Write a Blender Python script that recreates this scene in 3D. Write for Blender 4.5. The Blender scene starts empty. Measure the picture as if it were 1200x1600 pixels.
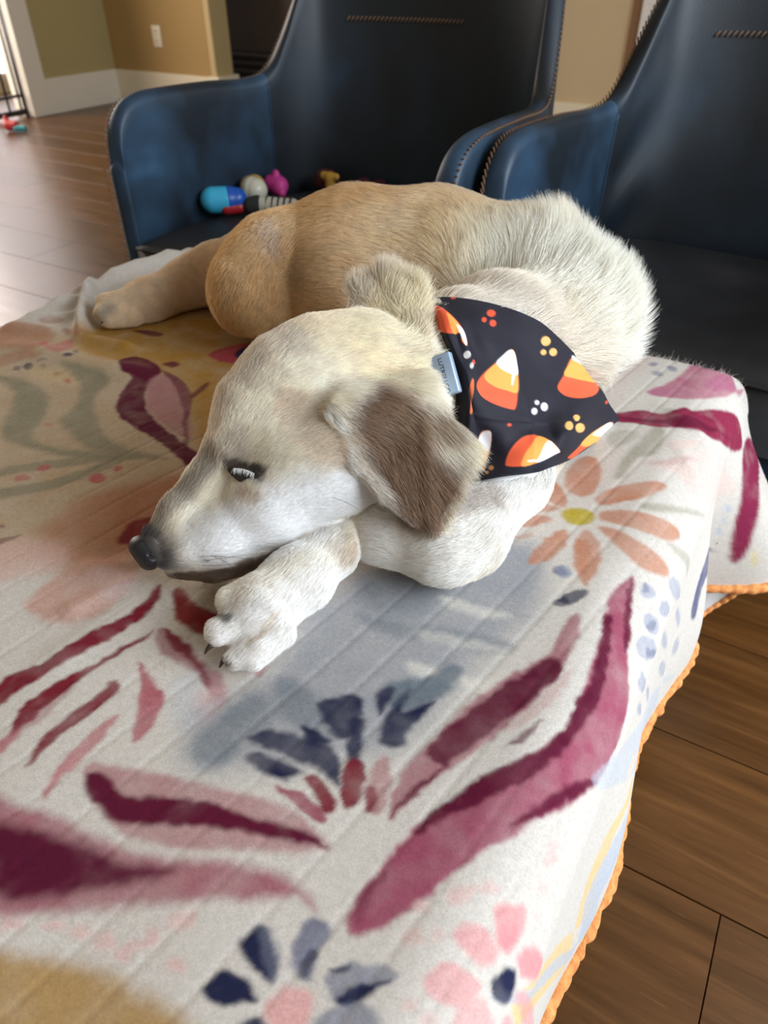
import bpy, bmesh, math, random
import numpy as np
from mathutils import Vector, Matrix
random.seed(4); rng = np.random.default_rng(7)
C = bpy.context.scene.collection
SC = bpy.context.scene

# ------------------------------------------------------------------ camera, light, exposure
cam_d = bpy.data.cameras.new('camera'); cam = bpy.data.objects.new('camera', cam_d); C.objects.link(cam)
cam_d.sensor_fit = 'VERTICAL'; cam_d.sensor_height = 36.0; cam_d.lens = 1120.0 / 1600.0 * 36.0
cam_d.clip_start = 0.02
cam.location = (0, 0, 0.80)
cam.rotation_euler = (math.radians(90 - 38.0), 0, math.radians(30.2))
cam_d.dof.use_dof = True; cam_d.dof.focus_distance = 0.58; cam_d.dof.aperture_fstop = 7.5
SC.camera = cam
w = bpy.data.worlds.new('room_light'); SC.world = w; w.use_nodes = True
w.node_tree.nodes['Background'].inputs[0].default_value = (1.0, 0.86, 0.68, 1)
w.node_tree.nodes['Background'].inputs[1].default_value = 0.27
def area(name, loc, target, sx, sy, power, col):
    l = bpy.data.lights.new(name, 'AREA'); l.shape = 'RECTANGLE'; l.size = sx; l.size_y = sy; l.energy = power; l.color = col
    o = bpy.data.objects.new(name, l); C.objects.link(o); o.location = loc
    o.rotation_euler = (Vector(target) - Vector(loc)).to_track_quat('-Z', 'Y').to_euler(); return o
area('patio_window_light', (1.8, 0.70, 1.35), (-0.3, 0.45, 0.45), 1.9, 1.6, 104, (0.79, 0.89, 1.0))
area('hall_door_light', (-4.9, 1.9, 1.3), (-1.0, 1.4, 0.4), 2.0, 2.0, 90, (1.0, 0.87, 0.76))
SC.view_settings.view_transform = 'Standard'; SC.view_settings.look = 'None'
SC.view_settings.gamma = 1.0; SC.view_settings.use_curve_mapping = False
SC.view_settings.exposure = 0.14
try:
    SC.cycles.use_denoising = True; SC.cycles.max_bounces = 12; SC.cycles.diffuse_bounces = 9; SC.cycles.transmission_bounces = 9; SC.cycles.sample_clamp_indirect = 6
except Exception: pass

# ------------------------------------------------------------------ helpers
def link(name, me, mat=None, parent=None, smooth=True):
    o = bpy.data.objects.new(name, me); C.objects.link(o)
    if mat is not None and not me.materials: me.materials.append(mat)
    if parent is not None: o.parent = parent
    if smooth:
        me.polygons.foreach_set('use_smooth', [True] * len(me.polygons))
    return o
def mesh(name, vs, fs):
    me = bpy.data.meshes.new(name); me.from_pydata([tuple(v) for v in vs], [], fs); me.update(); return me
def big_mesh(name, v, quads=None, tris=None):
    """numpy mesh: verts (n,3), quads (m,4)"""
    me = bpy.data.meshes.new(name); f = quads if quads is not None else tris
    k = f.shape[1]; n = len(f)
    me.vertices.add(len(v)); me.vertices.foreach_set('co', np.ascontiguousarray(v, np.float32).ravel())
    me.loops.add(n * k); me.loops.foreach_set('vertex_index', np.ascontiguousarray(f, np.int32).ravel())
    me.polygons.add(n); me.polygons.foreach_set('loop_start', np.arange(n, dtype=np.int32) * k)
    me.polygons.foreach_set('use_smooth', np.ones(n, bool))
    me.update(calc_edges=True); me.validate(); return me
def set_color(me, col, name='paint'):
    a = me.color_attributes.new(name, 'FLOAT_COLOR', 'POINT')
    c = np.ones((len(me.vertices), 4), np.float32); c[:, :3] = col
    a.data.foreach_set('color', c.ravel())
def thing(name, label, cat, loc=(0, 0, 0), rz=0, group=None):
    o = bpy.data.objects.new(name, None); C.objects.link(o); o.empty_display_size = 0.05
    o.location = loc; o.rotation_euler = (0, 0, rz); tag(o, label, cat, group); return o
def tag(o, label=None, cat=None, group=None, kind=None):
    if label: o['label'] = label
    if cat: o['category'] = cat
    if group: o['group'] = group
    if kind: o['kind'] = kind
    return o
def bm_obj(name, bm, mat=None, parent=None, smooth=True):
    me = bpy.data.meshes.new(name); bm.normal_update(); bm.to_mesh(me); bm.free(); return link(name, me, mat, parent, smooth)
def box_bm(cx, cy, cz, sx, sy, sz, bev=0.0, seg=2, bm=None, rot=None):
    bm = bm or bmesh.new()
    r = bmesh.ops.create_cube(bm, size=1.0, matrix=Matrix.Translation((cx, cy, cz)) @ (rot or Matrix()) @ Matrix.Diagonal((sx, sy, sz, 1)))
    if bev > 0:
        es = list({e for v in r['verts'] for e in v.link_edges})
        bmesh.ops.bevel(bm, geom=es, offset=bev, segments=seg, affect='EDGES', profile=0.5)
    return bm
def tube(pts, rad, n=8, closed=False, cap=True):
    """swept tube; rad scalar or list; returns verts, faces"""
    P = np.array(pts, float); m = len(P); rad = np.broadcast_to(np.asarray(rad, float), (m,))
    T = np.gradient(P, axis=0) if not closed else (np.roll(P, -1, 0) - np.roll(P, 1, 0))
    T /= np.linalg.norm(T, axis=1)[:, None] + 1e-12
    up = np.array([0, 0, 1.0]) if abs(T[0][2]) < 0.9 else np.array([1.0, 0, 0])
    vs = []; N = np.cross(T[0], up); N /= np.linalg.norm(N)
    for i in range(m):
        N = N - T[i] * N.dot(T[i]); N /= np.linalg.norm(N) + 1e-12
        B = np.cross(T[i], N)
        for k in range(n):
            a = 2 * math.pi * k / n
            vs.append(P[i] + rad[i] * (math.cos(a) * N + math.sin(a) * B))
    fs = []
    for i in range(m if closed else m - 1):
        j = (i + 1) % m
        for k in range(n):
            l = (k + 1) % n
            fs.append((i * n + k, i * n + l, j * n + l, j * n + k))
    if cap and not closed:
        fs.append(tuple(range(n))[::-1]); fs.append(tuple((m - 1) * n + k for k in range(n)))
    return vs, fs
def lathe_bm(prof, n=24, mat=None):
    bm = bmesh.new(); rings = []
    for r, z in prof:
        rings.append([bm.verts.new((r * math.cos(2 * math.pi * k / n), r * math.sin(2 * math.pi * k / n), z)) for k in range(n)])
    for a, b in zip(rings, rings[1:]):
        for k in range(n):
            bm.faces.new((a[k], a[(k + 1) % n], b[(k + 1) % n], b[k]))
    bm.faces.new(rings[0][::-1]); bm.faces.new(rings[-1])
    if mat is not None: bmesh.ops.transform(bm, matrix=mat, verts=bm.verts)
    return bm

class Mat:
    """small wrapper for node materials"""
    def __init__(s, name, col=(0.5, 0.5, 0.5), rough=0.5, **kw):
        s.m = bpy.data.materials.new(name); s.m.use_nodes = True; s.t = s.m.node_tree; s.b = s.t.nodes['Principled BSDF']
        s.b.inputs['Base Color'].default_value = (*col, 1); s.b.inputs['Roughness'].default_value = rough
        for k, v in kw.items(): s.b.inputs[k.replace('_', ' ')].default_value = v
    def node(s, t, **kw):
        n = s.t.nodes.new(t)
        for k, v in kw.items():
            if k in n.inputs: n.inputs[k].default_value = v
            else: setattr(n, k, v)
        return n
    def ln(s, a, b): s.t.links.new(a, b)
    def coord(s, scale=(1, 1, 1), kind='Object', rot=(0, 0, 0)):
        c = s.node('ShaderNodeTexCoord'); m = s.node('ShaderNodeMapping'); m.inputs['Scale'].default_value = scale
        m.inputs['Rotation'].default_value = rot
        s.ln(c.outputs[kind], m.inputs[0]); return m.outputs[0]
    def noise(s, co, scale, detail=3, rough=0.5, dist=0.0):
        n = s.node('ShaderNodeTexNoise'); n.inputs['Scale'].default_value = scale; n.inputs['Detail'].default_value = detail
        n.inputs['Roughness'].default_value = rough; n.inputs['Distortion'].default_value = dist
        if co is not None: s.ln(co, n.inputs['Vector'])
        return n.outputs['Fac']
    def ramp(s, fac, stops):
        r = s.node('ShaderNodeValToRGB'); e = r.color_ramp.elements
        while len(e) < len(stops): e.new(0.5)
        for i, (p, c) in enumerate(stops): e[i].position = p; e[i].color = (*c, 1)
        s.ln(fac, r.inputs[0]); return r.outputs[0]
    def mix(s, fac, a, b, mode='MIX'):
        n = s.node('ShaderNodeMix'); n.data_type = 'RGBA'; n.blend_type = mode
        for sock, v in ((n.inputs[0], fac), (n.inputs[6], a), (n.inputs[7], b)):
            if hasattr(v, 'links') or hasattr(v, 'is_linked'): s.ln(v, sock)
            elif isinstance(v, (int, float)): sock.default_value = v
            else: sock.default_value = (*v, 1)
        return n.outputs[2]
    def bump(s, h, strength=0.3, dist=0.01):
        n = s.node('ShaderNodeBump'); n.inputs['Strength'].default_value = strength; n.inputs['Distance'].default_value = dist
        s.ln(h, n.inputs['Height']); s.ln(n.outputs[0], s.b.inputs['Normal'])
    def color(s, out): s.ln(out, s.b.inputs['Base Color'])
    def rough(s, out): s.ln(out, s.b.inputs['Roughness'])

def simple(name, col, rough=0.5, var=0.12, scale=30, bump=0.0, **kw):
    M = Mat(name, col, rough, **kw); co = M.coord()
    f = M.noise(co, scale, 4)
    M.color(M.mix(f, tuple(c * (1 - var) for c in col), tuple(min(1, c * (1 + var)) for c in col)))
    if bump: M.bump(M.noise(co, scale * 4, 3), bump, 0.002)
    return M.m

# ------------------------------------------------------------------ materials of the room
def mat_wood():
    M = Mat('walnut_plank', rough=0.34); g = M.coord((1.6, 22, 22)); f = M.noise(g, 2.2, 6, 0.6, 0.6)
    g2 = M.coord((5, 120, 120)); f2 = M.noise(g2, 2.0, 4, 0.7)
    oi = M.node('ShaderNodeObjectInfo')
    col = M.ramp(f, [(0.25, (0.055, 0.021, 0.0045)), (0.55, (0.112, 0.044, 0.010)), (0.8, (0.18, 0.076, 0.019))])
    streak = M.ramp(f2, [(0.64, (0, 0, 0)), (0.74, (1, 1, 1))])
    col = M.mix(M.mix(0.35, (0, 0, 0), streak), col, (0.34, 0.19, 0.085))
    tone = M.ramp(oi.outputs['Random'], [(0.0, (0.72, 0.72, 0.72)), (1.0, (1.15, 1.12, 1.08))])
    M.color(M.mix(1.0, col, tone, 'MULTIPLY'))
    M.rough(M.ramp(f, [(0.2, (0.26,) * 3), (0.8, (0.38,) * 3)])); M.bump(f2, 0.12, 0.001); return M.m
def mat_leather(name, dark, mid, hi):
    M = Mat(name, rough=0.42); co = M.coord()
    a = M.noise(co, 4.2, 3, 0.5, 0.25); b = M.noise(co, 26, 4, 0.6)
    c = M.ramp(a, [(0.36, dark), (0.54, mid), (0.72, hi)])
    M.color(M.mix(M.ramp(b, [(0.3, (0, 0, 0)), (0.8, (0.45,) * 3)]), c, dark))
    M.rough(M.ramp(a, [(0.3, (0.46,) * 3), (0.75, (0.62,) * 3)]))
    v = M.node('ShaderNodeTexVoronoi'); v.inputs['Scale'].default_value = 420; M.ln(co, v.inputs['Vector'])
    M.bump(v.outputs['Distance'], 0.10, 0.001); return M.m
WOOD = mat_wood()
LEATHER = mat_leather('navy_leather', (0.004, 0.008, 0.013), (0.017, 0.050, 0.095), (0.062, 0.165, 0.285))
LEATHER_SHADED = mat_leather('shaded_navy_leather', (0.0035, 0.005, 0.007), (0.006, 0.012, 0.020), (0.012, 0.030, 0.052))  # same navy leather, shade on the back panels put into its colour
LEATHER_SEAT = mat_leather('black_seat_leather', (0.010, 0.010, 0.011), (0.016, 0.016, 0.018), (0.028, 0.026, 0.027))
THREAD = simple('tan_thread', (0.17, 0.09, 0.045), 0.7, 0.3, 200)
PAINT_TAN = simple('tan_wall_paint', (0.40, 0.25, 0.085), 0.75, 0.04, 3)
PAINT_OLIVE = simple('olive_wall_paint', (0.43, 0.35, 0.155), 0.75, 0.04, 3)
PAINT_BEIGE = simple('beige_wall_paint', (0.56, 0.42, 0.24), 0.75, 0.04, 3)
TRIM = simple('cream_trim_paint', (0.76, 0.66, 0.47), 0.5, 0.03, 5)
TRIM_W = simple('white_casing_paint', (0.80, 0.74, 0.62), 0.5, 0.03, 5)
DARKWOOD = simple('dark_brown_panel', (0.045, 0.028, 0.017), 0.6, 0.2, 12)
BLACK = simple('black_metal', (0.016, 0.014, 0.014), 0.45, 0.1, 40)
WHITE_PLASTIC = simple('ivory_plastic', (0.80, 0.70, 0.50), 0.4, 0.03, 20)

# ------------------------------------------------------------------ floor of separate planks
def struct(o): o['kind'] = 'structure'; return o
fl = struct(bm_obj('floor', box_bm(-2.2, 2.2, -0.03, 8.4, 7.4, 0.02), simple('subfloor', (0.03, 0.018, 0.010), 0.9)))
plank_mesh = {}
def plank(x0, x1, y0, y1):
    L = round(x1 - x0, 3)
    if L not in plank_mesh:
        bm = box_bm(0, 0, -0.009, L - 0.0012, y1 - y0 - 0.0016, 0.018, 0.0005, 1)
        me = bpy.data.meshes.new('plank'); bm.to_mesh(me); bm.free(); me.materials.append(WOOD); plank_mesh[L] = me
    o = bpy.data.objects.new('plank', plank_mesh[L]); C.objects.link(o); o.parent = fl
    o.location = ((x0 + x1) / 2, (y0 + y1) / 2, 0)
r_ = random.Random(5)
for k in range(-4, 24):
    y0 = 0.068 + 0.2 * k
    if k == 1: x = 0.1387 - 1.2 * 6
    else: x = -6.3 + r_.random() * 1.2 - 0.6
    while x < 1.9:
        if x + 1.2 > -6.2: plank(x, x + 1.2, y0, y0 + 0.2)
        x += 1.2

# ------------------------------------------------------------------ walls, trim, gate
def slab(name, x0, x1, y0, y1, z0, z1, mat, bev=0.0, parent=None):
    return bm_obj(name, box_bm((x0 + x1) / 2, (y0 + y1) / 2, (z0 + z1) / 2, x1 - x0, y1 - y0, z1 - z0, bev), mat, parent, smooth=False)
struct(slab('wall_left', -4.47, -4.35, 3.30, 4.02, 0, 2.5, PAINT_OLIVE))
struct(slab('wall_back', -4.47, -3.47, 3.92, 4.04, 0, 2.5, PAINT_TAN))
struct(slab('trim_1', -3.50, -3.455, 3.90, 4.06, 0.19, 2.5, simple('corner_trim_paint', (0.52, 0.38, 0.17), 0.6, 0.04, 4), 0.006))
struct(slab('baseboard_left', -4.35, -4.332, 3.33, 3.92, 0, 0.19, TRIM_W, 0.004))
struct(slab('baseboard_back', -4.35, -3.50, 3.902, 3.92, 0, 0.19, TRIM, 0.004))
struct(slab('baseboard_end', -3.52, -3.43, 3.885, 4.08, 0, 0.195, TRIM, 0.004))
struct(slab('door_casing_trim_2', -4.50, -4.325, 3.20, 3.335, 0, 2.2, TRIM_W, 0.006))
struct(slab('wall_far', -3.45, 1.6, 4.72, 4.84, 0, 2.5, PAINT_BEIGE))
struct(slab('baseboard_far', -2.2, 1.6, 4.70, 4.72, 0, 0.10, TRIM, 0.003))
struct(slab('door_casing_trim_3', -1.20, -1.14, 4.69, 4.73, 0, 2.2, simple('oak_edge', (0.20, 0.10, 0.04), 0.5), 0.004))
struct(slab('wall_side', -1.14, 1.0, 4.66, 4.72, 0, 2.5, simple('white_wall_paint', (0.72, 0.68, 0.62), 0.7)))
# dark cabinet with a louvred vent between the two wall parts
cab = thing('media_cabinet', 'dark brown cabinet with a louvred vent beyond the left armchair', 'cabinet', (-3.20, 4.5, 0))
bm_obj('body', box_bm(0, 0.0, 0.75, 1.96, 0.40, 1.5, 0.005), DARKWOOD, cab, False)
bm_obj('vent_recess', box_bm(-0.25, -0.204, 0.16, 1.2, 0.012, 0.28, 0.002), simple('vent_black', (0.008, 0.006, 0.005), 0.8), cab, False)
for k in range(6):
    bm_obj('slat', box_bm(-0.25, -0.215, 0.05 + k * 0.045, 1.2, 0.022, 0.012, 0.002, rot=Matrix.Rotation(0.5, 4, 'X')), DARKWOOD, cab, False)
# outlet
ou = thing('wall_outlet', 'ivory electrical outlet plate on the tan wall', 'outlet', (-3.92, 3.919, 0.385))
bm_obj('cover_plate', box_bm(0, -0.003, 0, 0.072, 0.006, 0.115, 0.002), WHITE_PLASTIC, ou)
for s in (-1, 1):
    q = bm_obj('socket', box_bm(0, -0.007, s * 0.026, 0.034, 0.004, 0.030, 0.0015), WHITE_PLASTIC, ou)
    for t in (-1, 1): bm_obj('slot', box_bm(t * 0.007, -0.0092, s * 0.026 + 0.003, 0.003, 0.001, 0.009), BLACK, q, False)
# bright glass door behind the gate
em = Mat('bright_glass'); em.b.inputs['Emission Color'].default_value = (1.0, 0.93, 0.95, 1); em.b.inputs['Emission Strength'].default_value = 2.6
em.b.inputs['Base Color'].default_value = (0.1, 0.1, 0.1, 1)
dr = struct(slab('door_1', -5.42, -5.36, 0.9, 4.4, 0.0, 2.2, TRIM_W))
for k, (a, b) in enumerate(((1.0, 2.6), (2.7, 4.3))):
    slab('pane', -5.37, -5.352, a, b, 0.12, 2.1, em.m, parent=dr)
    slab('rail', -5.37, -5.345, a, b, 0.50, 0.55, TRIM_W, parent=dr)
gate = thing('pet_gate', 'black metal pet gate with upright bars in the doorway', 'gate', (-4.40, 2.35, 0))
bm_obj('bottom_rail', box_bm(0, 0, 0.030, 0.03, 1.72, 0.03, 0.004), BLACK, gate)
bm_obj('lower_rail', box_bm(0, 0, 0.115, 0.016, 1.70, 0.016, 0.003), BLACK, gate)
bm_obj('top_rail', box_bm(0, 0, 0.74, 0.025, 1.72, 0.025, 0.004), BLACK, gate)
for k in range(21):
    v, f = tube([(0, -0.82 + k * 0.082, 0.03), (0, -0.82 + k * 0.082, 0.4), (0, -0.82 + k * 0.082, 0.74)], 0.007, 8)
    link('bar', mesh('bar', v, f), BLACK, gate)
bm_obj('hinge_post', box_bm(0.0, 0.865, 0.38, 0.04, 0.035, 0.76, 0.005), BLACK, gate)
bm_obj('wall_bracket', box_bm(0.0, 0.895, 0.07, 0.06, 0.04, 0.10, 0.006), simple('grey_bracket', (0.10, 0.10, 0.13), 0.4), gate)

# ------------------------------------------------------------------ leather armchairs
def catmull(P, n):
    P = np.array(P, float); m = len(P); out = []
    t = np.linspace(0, m - 1, n)
    for q in t:
        i = min(int(q), m - 2); f = q - i
        p0, p1, p2, p3 = P[max(i - 1, 0)], P[i], P[i + 1], P[min(i + 2, m - 1)]
        out.append(0.5 * (2 * p1 + (p2 - p0) * f + (2 * p0 - 5 * p1 + 4 * p2 - p3) * f * f + (3 * p1 - p0 - 3 * p2 + p3) * f ** 3))
    return np.array(out)
HALF = [(-.335, 0, -.338, 0, .480), (-.335, .004, -.339, .004, .515), (-.335, .014, -.340, .014, .545), (-.335, .035, -.340, .036, .569), (-.335, .065, -.340, .068, .581), (-.334, .11, -.338, .115, .585), (-.332, .22, -.330, .24, .584),
        (-.328, .34, -.318, .34, .580), (-.318, .42, -.306, .40, .592), (-.295, .47, -.294, .44, .645), (-.25, .505, -.277, .485, .73), (-.17, .525, -.250, .54, .83),
        (-.08, .53, -.14, .60, .90), (0, .532, 0, .62, .92)]
def armchair(name, label, loc, rz, wrinkle=0.0):
    ch = thing(name, label, 'chair', loc, rz, None)
    h = catmull(HALF, 70)
    KJ = int(np.argmin(np.abs(h[:, 3] - 0.385) + (np.arange(70) < 20)))
    full = np.vstack([h, (h * np.array([-1, 1, -1, 1, 1]))[::-1][1:]])
    n = len(full); th = 0.036
    B = np.column_stack([full[:, 0], full[:, 1], np.full(n, 0.20)]); Rm = full[:, 2:5]
    T = np.gradient(Rm[:, :2] * 0.5 + B[:, :2] * 0.5, axis=0); T /= np.linalg.norm(T, axis=1)[:, None]
    N = np.column_stack([-T[:, 1], T[:, 0], np.zeros(n)])      # left of travel = outward
    rows = []
    for t in np.linspace(0, 1, 22):
        p = B + (Rm - B) * t
        bow = 0.020 * np.sin(math.pi * t) * np.clip((full[:, 1] - 0.1) / 0.3, 0, 1)
        w_ = wrinkle * np.sin(t * 19 + full[:, 1] * 9) * np.exp(-((t - 0.55) / 0.25) ** 2) * np.exp(-((full[:, 1] - 0.47) / 0.05) ** 2)
        rows.append(p - N * th / 2 - N * (bow * 0 + w_)[:, None])
    up = Rm - B; up /= np.linalg.norm(up, axis=1)[:, None]
    for a in np.linspace(0, math.pi, 9)[1:-1]:
        rows.append(Rm + (-N * math.cos(a) + up * math.sin(a)) * th / 2)
    for t in np.linspace(1, 0, 14):
        rows.append(B + (Rm - B) * t + N * th / 2)
    G = np.array(rows); m = len(rows)
    v = G.reshape(-1, 3); fs = []
    for i in range(m - 1):
        for k in range(n - 1):
            fs.append((i * n + k, i * n + k + 1, (i + 1) * n + k + 1, (i + 1) * n + k))
    nv = len(v); v = list(v)
    for side in (0, n - 1):                                     # rounded front ends of the arms
        ring = [i * n + side for i in range(m)]
        prev = ring; y_in = -1
        for q, (off, sc) in enumerate(((0.003, 0.86), (0.005, 0.5), (0.006, 0.0))):
            base = np.array([G[i][side] for i in range(m)])
            mid = B[side] + (Rm[side] - B[side]) * np.clip(((base - B[side]) @ up[side]) / np.linalg.norm(Rm[side] - B[side]), 0, 1)[:, None]
            cur = []
            for i in range(m):
                v.append(mid[i] + (base[i] - mid[i]) * sc + np.array([0, -off, 0])); cur.append(len(v) - 1)
            for i in range(m - 1):
                f = (prev[i], prev[i + 1], cur[i + 1], cur[i]); fs.append(f if side else f[::-1])
            prev = cur
    bmx = bmesh.new(); vv = [bmx.verts.new(p) for p in v]
    for f in fs:
        try: bmx.faces.new([vv[i] for i in f])
        except ValueError: pass
    bmesh.ops.recalc_face_normals(bmx, faces=bmx.faces)
    sh = bm_obj('shell', bmx, LEATHER, ch); sh.data.materials.append(LEATHER_SHADED)
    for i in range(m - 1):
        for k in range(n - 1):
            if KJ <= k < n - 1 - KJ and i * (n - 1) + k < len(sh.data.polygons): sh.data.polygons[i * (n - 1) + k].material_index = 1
    # whip stitching along the rim and the arm fronts
    def stitches(path, nrm, nm, rad=0.0015, step=0.0085, ln=0.010):
        P = np.array(path); L = np.r_[0, np.cumsum(np.linalg.norm(np.diff(P, axis=0), axis=1))]
        vs, fs = [], []
        s = 0.004
        while s < L[-1]:
            p = np.array([np.interp(s, L, P[:, k]) for k in range(3)]); q = np.array([np.interp(s, L, nrm[:, k]) for k in range(3)])
            t = np.array([np.interp(min(s + 0.004, L[-1]), L, P[:, k]) for k in range(3)]) - p; t /= np.linalg.norm(t) + 1e-9
            v_, f_ = tube([p - q * ln / 2 - t * 0.002, p + t * 0.001 + np.cross(t, q) * 0.0012, p + q * ln / 2 + t * 0.004], rad, 5)
            o_ = len(vs); vs += list(v_); fs += [tuple(i + o_ for i in f) for f in f_]; s += step
        o = link(nm, mesh(nm, vs, fs), THREAD, ch); o['kind'] = 'stuff'
    edge = np.array([[*(Rm[i] + up[i] * th * 0.30 + N[i] * th * 0.42)] for i in range(0, n)])
    cr = N * 0.6 + up * 0.8
    stitches(edge, cr, 'rim_stitching')
    for side in (0, n - 1):
        zs = np.linspace(0.25, 0.485, 30)
        p = np.array([B[side] + (Rm[side] - B[side]) * ((z - 0.2) / (Rm[side][2] - 0.2)) + N[side] * th * 0.35 + np.array([0, -0.012, 0]) for z in zs])
        stitches(p, np.tile(N[side] * 0.7 + np.array([0, -0.6, 0]), (30, 1)), 'arm_front_stitching')
    # seam rolls where each arm meets the back, on the inner face
    for side in (-1, 1):
        idx = KJ if side < 0 else n - 1 - KJ
        p = [B[idx] + (Rm[idx] - B[idx]) * t - N[idx] * (th / 2 + 0.0005) for t in np.linspace(0.30, 1.0, 24)]
        v_, f_ = tube(p, 0.0022, 6); link('arm_seam', mesh('arm_seam', v_, f_), LEATHER, ch)
    # cross seam of the back, with its stitches
    c0 = n // 2; ids = range(c0 - 9, c0 + 4)
    zz = 0.692
    p = np.array([B[i] + (Rm[i] - B[i]) * (zz - 0.20) / (Rm[i][2] - 0.20) - N[i] * (th / 2 + 0.0012) for i in ids])
    stitches(p, np.tile(np.array([0.0, 0.35, 0.95]), (len(p), 1)), 'back_seam_stitching', 0.0012, 0.009, 0.009)
    # seat cushion
    bmc = bmesh.new(); nx, ny = 30, 26
    hw = lambda y: np.interp(y, [0, .1, .25, .38, .46, .5], [.315, .315, .312, .303, .270, .19])
    top = []; 
    for j in range(ny):
        fy = j / (ny - 1); y = -0.012 + 0.512 * fy
        row = []
        for i in range(nx):
            fx = i / (nx - 1) * 2 - 1
            x = fx * hw(max(y, 0)) * (1 if y > .02 else 1)
            e = 1 - max(abs(fx) ** 8, (1 - fy) ** 9 , fy ** 9)
            row.append((x, y, 0.352 + 0.022 * max(e, 0) ** 0.45 - 0.004 * math.exp(-(fx * fx + (fy - .5) ** 2) * 4)))
        top.append(row)
    V = [[bmc.verts.new(p) for p in r] for r in top]
    for j in range(ny - 1):
        for i in range(nx - 1): bmc.faces.new((V[j][i], V[j][i + 1], V[j + 1][i + 1], V[j + 1][i]))
    ring = [V[0][i] for i in range(nx)] + [V[j][-1] for j in range(1, ny)] + [V[-1][i] for i in range(nx - 2, -1, -1)] + [V[j][0] for j in range(ny - 2, 0, -1)]
    lo = [bmc.verts.new((q.co.x, q.co.y + 0.006, 0.25)) for q in ring]
    for a in range(len(ring)):
        b = (a + 1) % len(ring); bmc.faces.new((ring[b], ring[a], lo[a], lo[b]))
    bmc.faces.new(lo)
    bm_obj('seat_cushion', bmc, LEATHER_SEAT, ch)
    pz = [(x, -0.013 + 0.0, 0.352) for x in np.linspace(-0.312, 0.312, 30)]
    v_, f_ = tube(pz, 0.0035, 7); link('seat_piping', mesh('seat_piping', v_, f_), LEATHER_SEAT, ch)
    # under-frame, pedestal and swivel base
    bm_obj('seat_frame', box_bm(0, 0.22, 0.215, 0.56, 0.42, 0.07, 0.02), LEATHER, ch)
    bm_obj('pedestal', lathe_bm([(0.03, 0.02), (0.028, 0.18)], 20, Matrix.Translation((0, 0.25, 0))), BLACK, ch)
    bm_obj('swivel_base', lathe_bm([(0.25, 0.0), (0.25, 0.010), (0.06, 0.025), (0.03, 0.03)], 36, Matrix.Translation((0, 0.25, 0))), BLACK, ch)
    return ch
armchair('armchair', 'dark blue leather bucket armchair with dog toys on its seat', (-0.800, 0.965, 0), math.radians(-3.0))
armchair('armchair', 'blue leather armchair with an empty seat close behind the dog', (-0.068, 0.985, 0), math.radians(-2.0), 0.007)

# ------------------------------------------------------------------ ottoman under the blanket
ot = thing('ottoman', 'low square ottoman hidden beneath the floral blanket', 'ottoman', (-0.465, 0.25, 0))
OTM = simple('grey_upholstery', (0.22, 0.20, 0.18), 0.9, 0.1, 60, 0.1)
bm_obj('cushion', box_bm(0.005, 0.02, 0.255, 0.86, 1.22, 0.25, 0.05, 4), OTM, ot)
for sx in (-1, 1):
    for sy in (-1, 1):
        bm_obj('leg', lathe_bm([(0.018, 0.0), (0.028, 0.14)], 14, Matrix.Translation((sx * 0.37, 0.02 + sy * 0.52, 0))), DARKWOOD, ot)

# ------------------------------------------------------------------ printed blanket
RIDGES = [(-0.9182, 0.7061, -0.8932, 0.8684, 0.03, 0.02), (-0.8932, 0.8684, -0.7971, 0.9773, 0.035, 0.01), (-0.9071, 0.5496, -0.9182, 0.7061, 0.022, 0.012), (-0.9191, 0.635, -0.8949, 0.8038, 0.012, 0.007), (-0.9033, 0.6876, -0.7863, 0.5604, 0.009, 0.026), (-0.7863, 0.5604, -0.6964, 0.5729, 0.012, 0.01), (-0.9472, 0.5911, -0.8709, 0.6631, 0.01, 0.006), (-0.8859, 0.5745, -0.8422, 0.6256, 0.01, 0.006), (-0.8608, 0.4946, -0.6416, 0.524, 0.022, 0.01), (-0.9774, 0.5212, -0.8287, 0.559, 0.018, 0.006), (-0.3854, 0.2658, -0.4069, 0.2042, 0.01, 0.005), (-0.3951, 0.2825, -0.4371, 0.249, 0.012, 0.004), (-0.3632, 0.2576, -0.3759, 0.1616, 0.014, 0.003), (-0.0804, 0.7591, 0.0003, 0.7156, 0.012, 0.004), (-0.0507, 0.686, 0.0037, 0.6402, 0.01, 0.003), (-0.3365, 0.2987, -0.3071, 0.2434, 0.012, 0.004), (-0.0313, 0.7876, 0.0086, 0.7345, 0.012, 0.004)]
# ---- shape of the draped blanket: fabric coordinates (U across, V along) to space
def sstep(a, b, x):
    t = np.clip((x - a) / (b - a), 0, 1)
    return t * t * (3 - 2 * t)
def roll(s, r):
    # distance s past the start of a rounded edge -> (outward, drop)
    a = np.clip(s / r, 0, math.pi / 2)
    ext = np.maximum(s - r * math.pi / 2, 0)
    return np.where(s > 0, r * np.sin(a), s), np.where(s > 0, r * (1 - np.cos(a)) + ext, 0)
BL_TOP = 0.40
def ridge(x, y, ax, ay, bx, by, w, h, taper=0.25):
    dx, dy = bx - ax, by - ay
    L2 = dx * dx + dy * dy
    t = ((x - ax) * dx + (y - ay) * dy) / L2
    tc = np.clip(t, 0, 1)
    d2 = (x - ax - tc * dx) ** 2 + (y - ay - tc * dy) ** 2
    return h * np.exp(-d2 / (w * w)) * np.minimum(1, 0.35 + np.minimum(tc, 1 - tc) / taper)
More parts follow.
